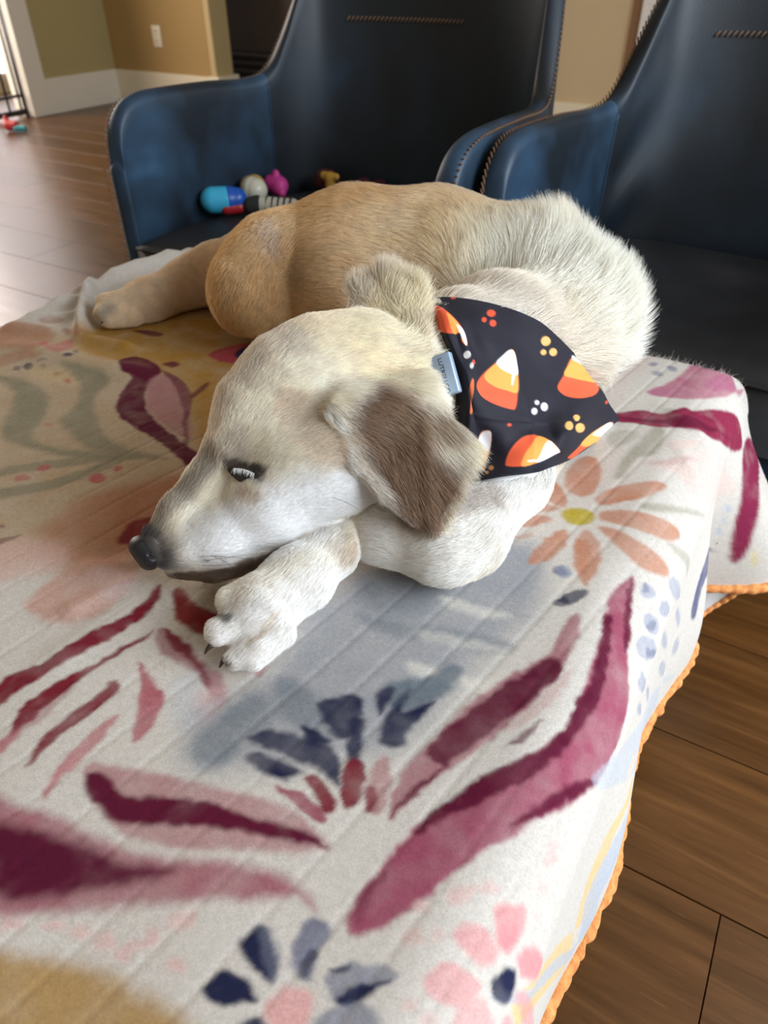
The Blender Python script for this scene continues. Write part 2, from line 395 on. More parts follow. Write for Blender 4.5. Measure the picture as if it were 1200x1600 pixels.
def blanket_xyz(U, V):
    rr, rf, rl = 0.06, 0.045, 0.05
    xo, du = roll(U + 0.065, rr)
    xl, dl = roll(-(U + 0.885), rl)
    yo, dv = roll(V - 0.875, rf)
    x = np.where(U > -0.4, -0.065 + xo, -0.885 - xl)
    y = 0.875 + yo
    du = np.where(U > -0.4, du, dl)
    drop = np.where((du > 0.06) & (dv > 0.02), np.sqrt(du ** 2 + dv ** 2), np.maximum(du, dv))
    drop = np.minimum(drop, 0.36)
    right = (U > -0.4)
    t = sstep(0.03, 0.26, du)
    fl = 0.020 + 0.008 * np.sin(V * 21) + 0.010 * np.exp(-((V - 0.70) / 0.05) ** 2) - 0.018 * np.exp(-((V - 0.795) / 0.03) ** 2)
    fl = fl + 0.085 * sstep(0.80, 0.88, V) * (1 - sstep(0.92, 1.02, V))
    x = x + np.where(right, fl * t, -0.03 * t)
    y = y - np.where(right, 0.05 * sstep(0.9, 1.0, V) * sstep(0.1, 0.25, du), 0)
    z = BL_TOP - drop
    onT = 1 - sstep(0.0, 0.05, drop)
    xx, yy = U, V
    w = np.zeros_like(U)
    for (ax, ay, bx, by, ww, h) in RIDGES:
        w += ridge(xx, yy, ax, ay, bx, by, ww, h)
    w += 0.0012 * np.sin(xx * 31 + 2.1 * np.sin(yy * 13)) * np.sin(yy * 17 + xx * 9)
    z = z + w * (0.15 + 0.85 * onT)
    # quilting seams: shallow grooves running nearly along V
    q = (U * 0.985 - V * 0.17) / 0.031
    qq = np.abs(q - np.round(q)) * 0.031
    z = z - 0.00052 * np.exp(-(qq / 0.0017) ** 2) * onT
    return x, y, z
def vnoise(p, seed=0):
    """value noise 0..1 for points (n,3)"""
    i = np.floor(p).astype(np.int64); f = p - i; f = f * f * (3 - 2 * f)
    out = np.zeros(len(p))
    for c in range(8):
        o = np.array([c & 1, (c >> 1) & 1, (c >> 2) & 1]); q = i + o
        h = (q[:, 0] * 374761393 + q[:, 1] * 668265263 + q[:, 2] * 2147483647 + seed * 974634777) & 0xffffffff
        h = ((h ^ (h >> 13)) * 1274126177) & 0xffffffff
        h = ((h ^ (h >> 16)) & 0xffff) / 65535.0
        wgt = np.prod(np.where(o == 1, f, 1 - f), axis=1); out += wgt * h
    return out
def fbm(p, seed=0, oct=3):
    s = 0; a = 0.5; t = 0
    for k in range(oct): s = s + a * vnoise(p * 2 ** k, seed + k); t += a; a *= 0.5
    return s / t
def spaced(segs):
    out = []
    for a, b, st in segs: out += list(np.arange(a, b, st))
    return np.array(out)
Ug = spaced([(-1.10, -0.93, 0.006), (-0.93, -0.60, 0.0024), (-0.60, 0.06, 0.0019), (0.06, 0.2501, 0.0040)])
Vg = spaced([(-0.33, -0.02, 0.005), (-0.02, 0.25, 0.0014), (0.25, 0.60, 0.0018), (0.60, 0.93, 0.0024), (0.93, 1.16, 0.006)])
UU, VV = np.meshgrid(Ug, Vg); U = UU.ravel(); V = VV.ravel()
X, Y, Z = blanket_xyz(U, V)
nu, nv = len(Ug), len(Vg)
idx = np.arange(nu * nv).reshape(nv, nu)
quads = np.stack([idx[:-1, :-1], idx[:-1, 1:], idx[1:, 1:], idx[1:, :-1]], -1).reshape(-1, 4)
bl_me = big_mesh('blanket', np.column_stack([X, Y, Z]), quads)
BASE_CLOTH = np.array((0.56, 0.51, 0.45))
col = np.tile(BASE_CLOTH, (len(U), 1))
PRINT = [
((0.420,0.300,0.175),0.78,0.0450,[(-939.3,494.6),(-767.5,570.8),(-599.3,566.3),(-448.1,427.6),(-400.7,338.5),(-403.3,273.8),(-471.4,238.9),(-541.5,217.3)]),
((0.360,0.190,0.035),0.85,0.0300,[(-771.5,541.7),(-802.7,623.9),(-776.2,762.1),(-716.3,871.9),(-547.3,720.3),(-496.7,584.7),(-490.1,518.3),(-468.9,456.2),(-454.9,423.5),(-534.8,495.1),(-594.5,549.9),(-652.0,545.4),(-705.2,525.3)]),
((0.360,0.190,0.035),0.50,0.0200,[(-642.3,546.3),(-555.8,551.3),(-497.5,484.2),(-483.7,448.4),(-537.4,493.8)]),
((0.360,0.145,0.075),0.60,0.0120,[(-935.5,520.8),(-889.1,548.2),(-843.3,557.2),(-815.4,543.2),(-793.2,498.2),(-834.2,485.9),(-880.5,481.3)]),
((0.360,0.145,0.075),0.50,0.0080,[(-842.2,462.2),(-811.7,488.1),(-777.8,494.8),(-796.8,474.5),(-820.0,445.8)]),
((0.420,0.100,0.100),0.70,0.0040,[(-801.3,521.0),(-793.8,514.1),(-792.5,509.4),(-798.1,509.7),(-806.9,514.4),(-813.7,520.8),(-818.6,528.1),(-813.8,528.5)]),
((0.420,0.100,0.100),0.55,0.0050,[(-791.0,510.9),(-797.0,543.0),(-780.5,544.5),(-758.0,512.8),(-770.0,503.6)]),
((0.360,0.145,0.075),0.50,0.0050,[(-782.0,567.1),(-777.9,558.3),(-790.3,554.6),(-813.5,559.7),(-823.0,562.5),(-827.2,571.4),(-804.4,568.1),(-786.7,566.8)]),
((0.360,0.145,0.075),0.40,0.0060,[(-852.1,589.9),(-849.8,581.5),(-854.0,570.5),(-865.4,565.2),(-877.7,569.0),(-877.7,575.9),(-870.3,584.7),(-860.0,590.9)]),
((0.013,0.015,0.046),0.70,0.0030,[(-772.6,476.0),(-769.7,471.9),(-770.9,467.5),(-775.7,466.1),(-781.8,468.1),(-785.1,472.6),(-783.3,476.3),(-778.1,477.9)]),
((0.013,0.015,0.046),0.50,0.0030,[(-782.9,465.1),(-780.5,461.5),(-782.0,458.8),(-786.8,458.6),(-792.1,461.0),(-794.5,464.6),(-792.8,467.2),(-787.9,467.4)]),
((0.013,0.015,0.046),0.40,0.0030,[(-754.3,480.2),(-752.5,477.2),(-753.9,475.0),(-757.9,474.8),(-762.2,477.1),(-764.0,480.1),(-762.3,482.2),(-758.0,482.1)]),
((0.013,0.015,0.046),0.75,0.0030,[(-739.7,510.9),(-738.5,507.4),(-741.5,504.4),(-746.5,503.2),(-750.3,504.3),(-751.2,507.5),(-749.0,511.0),(-744.5,512.7)]),
((0.013,0.015,0.046),0.60,0.0030,[(-755.3,530.3),(-748.4,525.6),(-742.1,519.3),(-740.2,515.3),(-743.1,515.6),(-749.5,520.2),(-755.7,526.2),(-759.7,531.8)]),
((0.013,0.015,0.046),0.35,0.0030,[(-765.1,491.1),(-765.0,489.0),(-768.0,485.8),(-771.6,483.4),(-774.3,483.1),(-774.5,485.2),(-771.7,488.3),(-768.1,491.1)]),
((0.520,0.380,0.200),0.50,0.0120,[(-772.7,474.1),(-739.1,484.8),(-700.7,484.3),(-689.0,469.0),(-719.2,458.0),(-752.3,457.5)]),
((0.420,0.100,0.100),0.60,0.0040,[(-703.5,474.2),(-700.9,470.6),(-701.7,468.0),(-705.1,467.7),(-709.6,470.2),(-711.9,473.5),(-711.1,476.2),(-707.6,476.4)]),
((0.360,0.145,0.075),0.50,0.0040,[(-727.2,478.0),(-725.3,474.5),(-726.6,471.8),(-730.9,471.2),(-735.4,473.5),(-737.5,477.0),(-735.6,479.5),(-731.5,480.1)]),
((0.230,0.210,0.135),0.75,0.0100,[(-794.3,435.7),(-767.6,446.6),(-730.2,444.2),(-695.0,433.4),(-659.3,397.9),(-643.9,368.9),(-608.2,365.3),(-561.3,382.0),(-514.0,392.8),(-549.9,371.4),(-606.3,355.7),(-657.8,349.8),(-686.0,367.3),(-713.0,398.5),(-743.6,423.7)]),
((0.230,0.210,0.135),0.75,0.0100,[(-743.2,494.1),(-707.5,502.1),(-666.4,499.8),(-650.8,462.9),(-617.7,432.9),(-577.4,409.6),(-536.8,402.2),(-487.4,407.4),(-522.6,388.5),(-570.9,382.2),(-620.7,396.3),(-643.7,407.6),(-653.0,435.4),(-689.4,474.2)]),
((0.230,0.210,0.135),0.65,0.0060,[(-621.1,307.4),(-596.2,339.7),(-554.7,375.9),(-503.3,404.4),(-540.4,371.1),(-580.3,334.7),(-611.0,299.8)]),
((0.230,0.210,0.135),0.70,0.0060,[(-592.2,286.3),(-566.8,316.1),(-548.9,346.5),(-534.6,382.7),(-521.7,383.3),(-534.0,341.4),(-552.8,304.9),(-580.6,277.5)]),
((0.095,0.005,0.023),0.93,0.0040,[(-688.4,535.5),(-689.5,555.5),(-660.5,560.0),(-629.2,545.6),(-618.7,520.1),(-608.6,499.3),(-582.2,473.6),(-547.6,455.1),(-498.3,439.4),(-464.4,428.8),(-447.2,400.2),(-475.7,413.4),(-515.1,425.6),(-556.3,434.5),(-588.3,442.4),(-613.9,458.2),(-636.5,490.5),(-645.1,514.1),(-662.7,515.7)]),
((0.360,0.165,0.165),0.80,0.0050,[(-623.7,523.1),(-618.7,545.2),(-581.9,534.1),(-537.4,493.8),(-496.1,452.3),(-505.2,446.7),(-541.8,455.0),(-576.1,470.4),(-607.8,499.6)]),
((0.095,0.005,0.023),0.60,0.0030,[(-631.8,548.3),(-593.0,542.8),(-555.0,517.4),(-519.8,472.5),(-483.2,434.2),(-493.7,436.6),(-544.1,490.0),(-592.2,527.8)]),
((0.095,0.005,0.023),0.70,0.0030,[(-560.3,521.2),(-562.8,553.7),(-554.9,541.4),(-551.5,515.8)]),
((0.095,0.005,0.023),0.80,0.0030,[(-642.4,561.3),(-637.2,573.6),(-624.4,573.5),(-627.4,561.0)]),
((0.360,0.050,0.060),0.90,0.0040,[(-610.7,608.4),(-609.1,637.2),(-590.4,659.7),(-564.8,667.0),(-552.1,631.1),(-569.3,604.9)]),
((0.013,0.015,0.046),0.85,0.0040,[(-584.8,628.3),(-584.9,654.1),(-562.3,646.6),(-562.2,620.9)]),
((0.095,0.005,0.023),0.85,0.0030,[(-745.3,613.4),(-728.3,624.5),(-702.7,625.4),(-708.3,613.4)]),
((0.420,0.100,0.100),0.75,0.0040,[(-579.1,341.4),(-576.7,337.8),(-577.1,332.5),(-580.5,329.5),(-585.1,330.5),(-588.3,334.6),(-587.3,339.2),(-583.8,342.2)]),
((0.420,0.100,0.100),0.60,0.0040,[(-581.5,318.2),(-579.8,314.2),(-581.4,309.4),(-586.2,306.3),(-591.2,307.4),(-593.1,311.0),(-591.5,316.2),(-586.9,319.3)]),
((0.420,0.100,0.100),0.80,0.0040,[(-515.9,353.8),(-512.3,348.0),(-514.3,342.2),(-520.4,340.0),(-527.0,341.7),(-530.8,347.6),(-529.3,353.4),(-523.1,356.1)]),
((0.420,0.100,0.100),0.70,0.0030,[(-514.8,373.4),(-513.2,370.5),(-513.9,367.5),(-516.9,365.7),(-520.5,367.4),(-522.5,370.4),(-521.8,373.4),(-518.0,374.4)]),
((0.420,0.100,0.100),0.40,0.0030,[(-643.2,395.3),(-642.7,393.5),(-644.7,391.4),(-647.5,390.3),(-650.1,391.0),(-650.6,392.9),(-648.8,394.9),(-645.7,395.9)]),
((0.360,0.145,0.075),0.62,0.0300,[(-498.2,260.1),(-507.7,296.0),(-504.9,331.4),(-481.5,365.3),(-447.9,408.2),(-412.3,386.2),(-390.7,335.0),(-409.3,304.6),(-400.2,281.2),(-423.0,257.0),(-460.4,248.8)]),
((0.360,0.145,0.075),0.60,0.0200,[(-474.7,326.0),(-462.8,379.9),(-435.5,385.5),(-432.3,331.4),(-443.0,303.4)]),
((0.170,0.018,0.018),0.90,0.0060,[(-436.0,292.9),(-444.9,313.2),(-436.0,332.0),(-418.1,334.8),(-406.4,305.1),(-426.9,292.7)]),
((0.640,0.420,0.370),0.55,0.0200,[(-525.8,230.0),(-501.9,257.0),(-462.5,264.2),(-450.8,241.8),(-472.0,215.0),(-489.1,203.5)]),
((0.095,0.005,0.023),0.50,0.0020,[(-527.6,240.9),(-516.9,254.0),(-513.9,253.6),(-520.2,239.0)]),
((0.095,0.005,0.023),0.50,0.0020,[(-537.5,256.8),(-535.3,254.1),(-537.6,253.7),(-539.7,252.9),(-542.1,254.0),(-542.2,254.7),(-541.6,257.0),(-538.9,257.0)]),
((0.500,0.250,0.185),0.62,0.0100,[(-442.0,203.0),(-445.0,230.0),(-437.8,263.4),(-400.0,274.7),(-383.3,264.3),(-379.0,236.0),(-381.2,219.5),(-396.5,201.5),(-419.2,197.0)]),
((0.600,0.450,0.440),0.50,0.0120,[(-423.0,257.0),(-393.6,267.8),(-387.2,281.7),(-379.0,250.4),(-391.0,236.0)]),
((0.170,0.012,0.022),0.88,0.0035,[(-363.3,269.5),(-352.0,254.0),(-349.6,232.2),(-355.0,206.4),(-364.0,179.0),(-370.0,158.0),(-375.2,137.0),(-375.5,124.5),(-388.5,134.0),(-391.0,152.0),(-379.0,170.0),(-373.0,200.0),(-364.0,221.6),(-359.4,246.9),(-364.2,263.0)]),
((0.170,0.012,0.022),0.88,0.0030,[(-334.2,230.0),(-334.0,218.0),(-339.7,198.8),(-344.4,179.0),(-346.0,158.0),(-346.0,143.0),(-346.0,119.0),(-355.0,125.0),(-361.0,142.4),(-355.0,167.0),(-347.9,188.0),(-340.0,212.0)]),
((0.260,0.050,0.075),0.40,0.0040,[(-343.0,167.0),(-340.0,143.0),(-343.0,116.0),(-343.9,101.9),(-351.2,107.0),(-349.0,131.0)]),
((0.170,0.012,0.022),0.85,0.0030,[(-319.0,184.0),(-314.5,175.7),(-316.0,158.0),(-319.0,140.0),(-320.2,122.0),(-319.0,107.0),(-322.0,110.0),(-328.0,128.0),(-328.0,149.0),(-325.0,167.0),(-325.0,182.0)]),
((0.400,0.120,0.130),0.70,0.0030,[(-301.0,164.0),(-295.0,149.0),(-295.0,131.0),(-295.0,113.0),(-292.0,98.0),(-298.0,104.0),(-304.0,128.0),(-304.0,149.0)]),
((0.400,0.120,0.130),0.60,0.0040,[(-351.2,107.0),(-346.0,125.0),(-341.9,113.0),(-343.0,101.0)]),
((0.360,0.090,0.110),0.82,0.0035,[(-322.0,203.0),(-313.0,203.0),(-301.0,197.0),(-285.3,191.0),(-277.0,176.0),(-274.0,161.0),(-277.0,155.0),(-292.0,173.0),(-307.0,191.0)]),
((0.260,0.050,0.075),0.60,0.0050,[(-332.0,232.7),(-323.0,236.0),(-301.0,233.0),(-280.0,227.4),(-262.0,224.0),(-247.0,209.8),(-247.7,203.0),(-269.4,215.0),(-289.5,218.0),(-312.6,218.0),(-325.2,224.0)]),
((0.170,0.012,0.022),0.80,0.0040,[(-328.3,236.0),(-313.0,235.8),(-286.0,227.2),(-265.0,216.2),(-265.0,212.0),(-283.5,221.0),(-312.2,227.0)]),
((0.200,0.020,0.020),0.90,0.0050,[(-350.5,267.9),(-345.9,275.0),(-319.0,265.4),(-301.0,269.0),(-292.0,251.0),(-295.4,245.9),(-319.0,245.0),(-334.3,254.0)]),
((0.400,0.320,0.220),0.60,0.0060,[(-343.0,278.0),(-319.0,287.0),(-304.0,273.1),(-316.0,266.0)]),
((0.660,0.360,0.330),0.45,0.0100,[(-268.0,206.0),(-256.0,218.0),(-247.0,212.0),(-241.0,194.5),(-247.0,188.0),(-262.0,197.0)]),
((0.400,0.440,0.500),0.35,0.0150,[(-286.0,200.0),(-283.0,217.0),(-265.0,209.0),(-250.0,185.0),(-265.0,178.5)]),
((0.420,0.100,0.100),0.60,0.0040,[(-244.0,239.0),(-244.0,248.0),(-241.0,248.0),(-237.2,236.0)]),
((0.360,0.165,0.165),0.70,0.0060,[(-286.4,131.0),(-268.0,137.0),(-232.3,149.4),(-193.0,161.0),(-163.0,167.0),(-139.0,164.0),(-130.0,159.6),(-148.0,146.0),(-169.0,134.0),(-196.0,119.0),(-220.0,110.0),(-238.0,107.0),(-265.0,113.0),(-283.0,119.0),(-289.0,125.0)]),
((0.095,0.005,0.023),0.94,0.0050,[(-283.0,125.0),(-274.0,128.0),(-256.0,125.0),(-237.7,131.8),(-216.0,143.0),(-193.0,149.0),(-169.0,155.0),(-148.0,160.7),(-130.0,160.4),(-151.0,152.0),(-176.0,142.9),(-205.0,130.7),(-232.0,116.0),(-247.0,110.0),(-265.0,113.0),(-280.0,116.4)]),
((0.300,0.095,0.115),0.78,0.0090,[(-322.0,80.3),(-298.0,89.0),(-277.0,95.0),(-247.0,98.0),(-217.9,104.0),(-190.0,116.0),(-166.0,128.0),(-142.0,134.0),(-127.0,134.0),(-116.9,128.0),(-130.0,130.4),(-139.0,122.8),(-163.0,107.0),(-190.0,89.0),(-217.0,70.3),(-244.0,53.2),(-268.0,41.0)]),
((0.085,0.005,0.022),0.92,0.0100,[(-308.5,71.0),(-280.0,83.0),(-247.3,92.1),(-220.4,95.4),(-196.0,107.0),(-205.0,95.0),(-223.0,80.0),(-244.0,62.1),(-274.0,47.0)]),
((0.660,0.360,0.330),0.50,0.0050,[(-226.0,56.0),(-226.0,53.0),(-229.0,52.7),(-232.0,50.0),(-235.0,50.0),(-235.0,53.0),(-232.0,56.0),(-229.0,56.0)]),
((0.660,0.360,0.330),0.50,0.0050,[(-211.0,62.0),(-211.0,59.0),(-214.0,56.0),(-218.7,55.6),(-222.1,56.0),(-221.5,56.1),(-218.7,59.0),(-214.0,62.0)]),
((0.660,0.360,0.330),0.50,0.0050,[(-244.0,44.0),(-244.0,44.0),(-247.0,41.0),(-250.0,38.0),(-253.0,40.5),(-253.2,41.0),(-253.0,44.0),(-247.1,46.9)]),
((0.660,0.360,0.330),0.50,0.0050,[(-199.0,65.0),(-196.0,61.9),(-199.0,59.0),(-202.0,56.0),(-208.0,59.0),(-208.0,62.0),(-205.0,65.0),(-202.0,65.0)]),
((0.660,0.360,0.330),0.50,0.0050,[(-180.2,80.0),(-178.0,77.0),(-181.0,76.9),(-184.0,74.0),(-184.7,77.0),(-187.0,77.2),(-184.0,80.0),(-181.0,80.0)]),
((0.660,0.360,0.330),0.50,0.0050,[(-168.2,92.0),(-167.5,89.0),(-172.0,86.0),(-177.6,83.0),(-181.0,86.0),(-181.0,89.0),(-178.0,92.0),(-172.0,95.0)]),
((0.660,0.360,0.330),0.50,0.0050,[(-184.0,71.0),(-184.0,68.1),(-184.0,65.0),(-187.0,62.0),(-190.0,61.9),(-193.0,62.0),(-190.0,68.0),(-187.0,71.0)]),
((0.660,0.360,0.330),0.50,0.0050,[(-157.2,74.0),(-157.1,71.1),(-160.0,71.0),(-164.4,68.0),(-166.1,69.1),(-166.5,71.0),(-166.0,74.0),(-160.0,74.4)]),
((0.660,0.360,0.330),0.50,0.0050,[(-186.6,62.0),(-184.9,62.0),(-187.0,59.0),(-190.0,59.0),(-193.0,59.0),(-193.0,60.7),(-190.0,62.0),(-187.0,62.0)]),
((0.660,0.360,0.330),0.50,0.0050,[(-181.0,77.0),(-178.0,75.9),(-178.0,74.0),(-181.0,71.0),(-183.2,69.4),(-184.0,71.0),(-184.0,74.0),(-183.7,77.0)]),
((0.380,0.235,0.095),0.90,0.0120,[(-247.0,26.0),(-220.0,41.1),(-196.0,50.0),(-175.0,53.0),(-157.0,55.9),(-139.0,56.0),(-130.0,50.0),(-213.9,2.0)]),
((0.013,0.015,0.046),0.90,0.0040,[(-142.0,95.0),(-139.0,106.1),(-130.0,107.0),(-121.0,101.0),(-115.0,92.0),(-118.0,89.0),(-127.0,89.0),(-136.0,92.0)]),
((0.160,0.170,0.220),0.40,0.0040,[(-139.0,106.1),(-127.7,108.9),(-118.0,101.0),(-115.0,89.0)]),
((0.013,0.015,0.046),0.90,0.0040,[(-143.8,71.0),(-142.2,78.0),(-136.0,83.0),(-124.0,83.0),(-118.0,80.0),(-125.3,74.0),(-136.0,68.0)]),
((0.140,0.145,0.200),0.80,0.0040,[(-112.0,101.0),(-118.0,110.0),(-118.0,119.0),(-115.0,125.0),(-106.0,126.5),(-103.0,122.0),(-103.0,113.0),(-100.1,101.0),(-106.0,98.0)]),
((0.013,0.015,0.046),0.60,0.0030,[(-106.0,98.0),(-109.0,104.0),(-108.0,113.0),(-103.0,113.0),(-103.0,101.0)]),
((0.160,0.170,0.220),0.72,0.0040,[(-94.0,104.0),(-91.0,113.0),(-82.0,119.0),(-70.0,125.0),(-64.0,122.0),(-69.2,113.0),(-79.0,101.0),(-88.0,98.0)]),
((0.013,0.015,0.046),0.90,0.0030,[(-85.0,101.0),(-78.6,108.6),(-67.1,119.0),(-69.2,113.0),(-76.1,101.0),(-85.0,98.0)]),
((0.013,0.015,0.046),0.80,0.0030,[(-94.0,110.0),(-85.0,116.0),(-88.0,110.0)]),
((0.160,0.170,0.220),0.70,0.0040,[(-88.0,89.0),(-79.0,101.0),(-67.0,104.0),(-61.0,98.0),(-82.0,80.0)]),
((0.013,0.015,0.046),0.85,0.0030,[(-118.1,65.0),(-115.0,71.0),(-109.1,74.0),(-106.0,65.0),(-115.0,62.0)]),
((0.660,0.340,0.320),0.80,0.0050,[(-112.0,77.0),(-112.0,86.0),(-109.0,92.0),(-100.0,95.0),(-93.9,93.7),(-91.0,86.0),(-94.0,77.9),(-103.0,74.0)]),
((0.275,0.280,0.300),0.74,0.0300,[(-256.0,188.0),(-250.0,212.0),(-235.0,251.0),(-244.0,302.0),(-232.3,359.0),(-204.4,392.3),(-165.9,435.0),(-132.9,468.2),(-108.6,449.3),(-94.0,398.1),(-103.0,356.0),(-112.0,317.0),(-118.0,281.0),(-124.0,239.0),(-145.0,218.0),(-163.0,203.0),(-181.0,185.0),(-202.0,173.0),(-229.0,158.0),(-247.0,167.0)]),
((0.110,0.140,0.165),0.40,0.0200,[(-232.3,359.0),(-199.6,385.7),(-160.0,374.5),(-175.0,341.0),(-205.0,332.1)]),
((0.275,0.280,0.300),0.50,0.0120,[(-158.2,419.7),(-133.1,457.7),(-109.0,439.5),(-117.2,401.6),(-142.0,395.0)]),
((0.110,0.140,0.165),0.40,0.0100,[(-211.0,323.0),(-172.0,332.3),(-136.0,347.0),(-97.0,356.0),(-103.0,341.9),(-136.0,329.0),(-184.0,314.4)]),
((0.680,0.630,0.550),0.55,0.0080,[(-154.0,301.6),(-127.0,308.1),(-85.0,317.1),(-82.6,308.0),(-121.0,299.0),(-149.0,293.0)]),
((0.680,0.630,0.550),0.50,0.0070,[(-163.4,371.8),(-128.3,377.8),(-108.2,380.0),(-124.0,367.9),(-154.0,363.9)]),
((0.680,0.630,0.550),0.40,0.0070,[(-160.0,332.0),(-124.0,344.0),(-100.0,347.0),(-118.9,335.0),(-156.1,323.4)]),
((0.110,0.140,0.165),0.75,0.0070,[(-160.0,274.3),(-139.0,293.0),(-130.0,314.0),(-117.5,311.4),(-121.0,287.0),(-142.0,260.0)]),
((0.110,0.140,0.165),0.55,0.0120,[(-241.0,167.0),(-241.0,197.0),(-232.0,224.0),(-211.0,218.0),(-210.7,197.0),(-217.0,167.0)]),
((0.110,0.140,0.165),0.50,0.0100,[(-226.0,245.0),(-199.0,245.0),(-175.0,233.0),(-184.0,218.0),(-211.0,218.0)]),
((0.013,0.015,0.046),0.86,0.0050,[(-213.6,191.0),(-205.4,205.1),(-181.0,212.0),(-163.0,215.0),(-151.0,206.0),(-145.0,194.0),(-160.0,197.0),(-184.0,194.0),(-199.0,194.0)]),
((0.013,0.015,0.046),0.86,0.0050,[(-203.6,188.0),(-184.0,191.0),(-169.0,191.0),(-178.0,179.0),(-193.0,178.6),(-205.0,180.0)]),
((0.013,0.015,0.046),0.86,0.0050,[(-190.0,239.0),(-178.0,254.0),(-166.0,256.1),(-156.0,234.1),(-163.0,221.0),(-181.0,230.0)]),
((0.013,0.015,0.046),0.86,0.0050,[(-163.0,236.0),(-157.0,242.0),(-142.0,215.0),(-148.0,210.0)]),
((0.013,0.015,0.046),0.86,0.0050,[(-160.0,263.0),(-158.8,272.0),(-151.0,275.0),(-148.0,254.0),(-151.0,251.0)]),
((0.013,0.015,0.046),0.86,0.0050,[(-145.0,251.0),(-145.0,267.0),(-142.0,281.0),(-139.0,261.0),(-124.0,281.0),(-124.0,269.0),(-127.0,254.0),(-124.9,239.1),(-136.0,233.0),(-142.0,239.0)]),
((0.013,0.015,0.046),0.86,0.0050,[(-190.0,218.0),(-178.0,221.0),(-166.0,218.0),(-178.0,209.0)]),
((0.260,0.050,0.075),0.80,0.0030,[(-178.0,173.0),(-172.0,176.0),(-160.0,179.0),(-142.9,176.0),(-142.0,170.0),(-157.0,170.0)]),
((0.170,0.012,0.022),0.85,0.0030,[(-166.0,188.0),(-160.0,194.0),(-148.0,189.1),(-139.4,182.0),(-145.0,176.0),(-154.0,182.7)]),
((0.170,0.012,0.022),0.85,0.0030,[(-148.6,209.0),(-142.0,215.0),(-133.0,206.0),(-130.0,191.0),(-136.0,185.0),(-142.0,191.0)]),
((0.360,0.165,0.165),0.70,0.0040,[(-131.3,206.0),(-133.0,221.0),(-127.0,227.0),(-118.0,209.0),(-115.0,191.0),(-124.0,190.6)]),
((0.170,0.012,0.022),0.80,0.0030,[(-129.9,198.0),(-127.0,206.0),(-118.0,194.0),(-121.0,188.0)]),
((0.300,0.095,0.115),0.74,0.0040,[(-64.0,408.4),(-58.0,389.2),(-58.0,354.8),(-59.5,334.1),(-67.0,305.0),(-79.0,269.0),(-94.0,233.0),(-106.0,197.0),(-109.0,193.0),(-115.0,206.0),(-115.0,230.0),(-109.0,263.0),(-97.0,305.0),(-79.0,343.4),(-70.0,362.0),(-70.0,396.8)]),
((0.095,0.005,0.023),0.84,0.0040,[(-67.2,357.8),(-58.0,353.0),(-61.0,333.4),(-70.0,305.0),(-79.0,279.9),(-91.0,251.0),(-100.0,219.6),(-109.0,194.0),(-106.0,215.0),(-97.0,239.0),(-109.0,239.0),(-109.0,257.0),(-94.0,301.7),(-85.0,323.0),(-74.4,346.7)]),
((0.480,0.310,0.280),0.60,0.0040,[(-73.0,281.0),(-61.0,320.0),(-52.0,355.2),(-52.0,329.0),(-61.0,299.0)]),
((0.095,0.005,0.023),0.75,0.0020,[(-67.0,272.0),(-64.0,284.9),(-55.0,302.2),(-55.0,296.3),(-61.0,278.0),(-67.0,271.6)]),
((0.290,0.065,0.105),0.86,0.0045,[(-40.0,479.6),(-28.0,440.1),(-13.0,396.4),(4.4,373.7),(11.1,337.4),(2.0,299.0),(-19.0,260.0),(-37.0,230.0),(-52.0,203.0),(-67.0,170.0),(-79.0,143.0),(-94.0,128.0),(-100.7,137.4),(-100.0,158.0),(-94.0,191.0),(-82.0,215.0),(-64.8,254.0),(-46.0,284.0),(-39.7,312.7),(-39.5,350.0),(-43.0,392.5),(-49.3,438.5)]),
((0.095,0.005,0.023),0.86,0.0040,[(-41.9,424.2),(-34.0,395.1),(-28.5,372.7),(-25.0,350.0),(-28.0,323.0),(-34.0,293.0),(-46.0,261.0),(-61.0,236.0),(-79.0,210.5),(-91.0,191.0),(-88.0,209.0),(-76.0,236.6),(-61.0,263.0),(-46.0,284.0),(-40.0,308.0),(-40.0,317.1),(-40.0,335.9),(-37.0,356.5),(-43.0,393.0),(-46.9,413.5)]),
((0.095,0.005,0.023),0.75,0.0030,[(-40.0,476.3),(-28.0,440.1),(-18.2,405.0),(-28.0,416.4),(-37.0,447.7)]),
((0.095,0.005,0.023),0.85,0.0040,[(1.7,299.0),(-19.0,263.0),(-37.0,233.0),(-46.0,224.0),(-40.0,239.0),(-28.0,263.0),(-12.3,287.7)]),
((0.095,0.005,0.023),0.45,0.0050,[(-100.0,143.0),(-100.0,152.0),(-94.0,164.0),(-94.0,149.0),(-94.0,134.0)]),
((0.013,0.015,0.046),0.70,0.0030,[(-88.0,448.5),(-88.2,444.3),(-91.5,442.5),(-96.8,443.0),(-97.4,445.7),(-97.0,449.1),(-94.0,451.8),(-91.0,451.6)]),
((0.013,0.015,0.046),0.70,0.0030,[(-22.0,480.7),(-22.1,477.5),(-25.0,473.2),(-27.9,471.4),(-28.2,473.2),(-28.1,476.3),(-27.7,479.2),(-24.9,481.1)]),
((0.013,0.015,0.046),0.70,0.0030,[(-67.0,434.9),(-67.0,428.2),(-70.2,419.0),(-76.0,412.8),(-82.0,413.0),(-82.0,419.0),(-79.0,428.2),(-73.0,435.2)]),
((0.013,0.015,0.046),0.70,0.0030,[(-76.0,419.0),(-75.5,414.9),(-76.4,409.3),(-82.0,406.3),(-85.0,407.0),(-85.0,411.0),(-82.0,416.2),(-79.0,419.8)]),
((0.013,0.015,0.046),0.70,0.0030,[(1.8,458.6),(-1.3,451.6),(-6.3,445.6),(-9.8,445.7),(-10.1,450.5),(-7.5,457.5),(-3.5,462.1),(0.9,463.2)]),
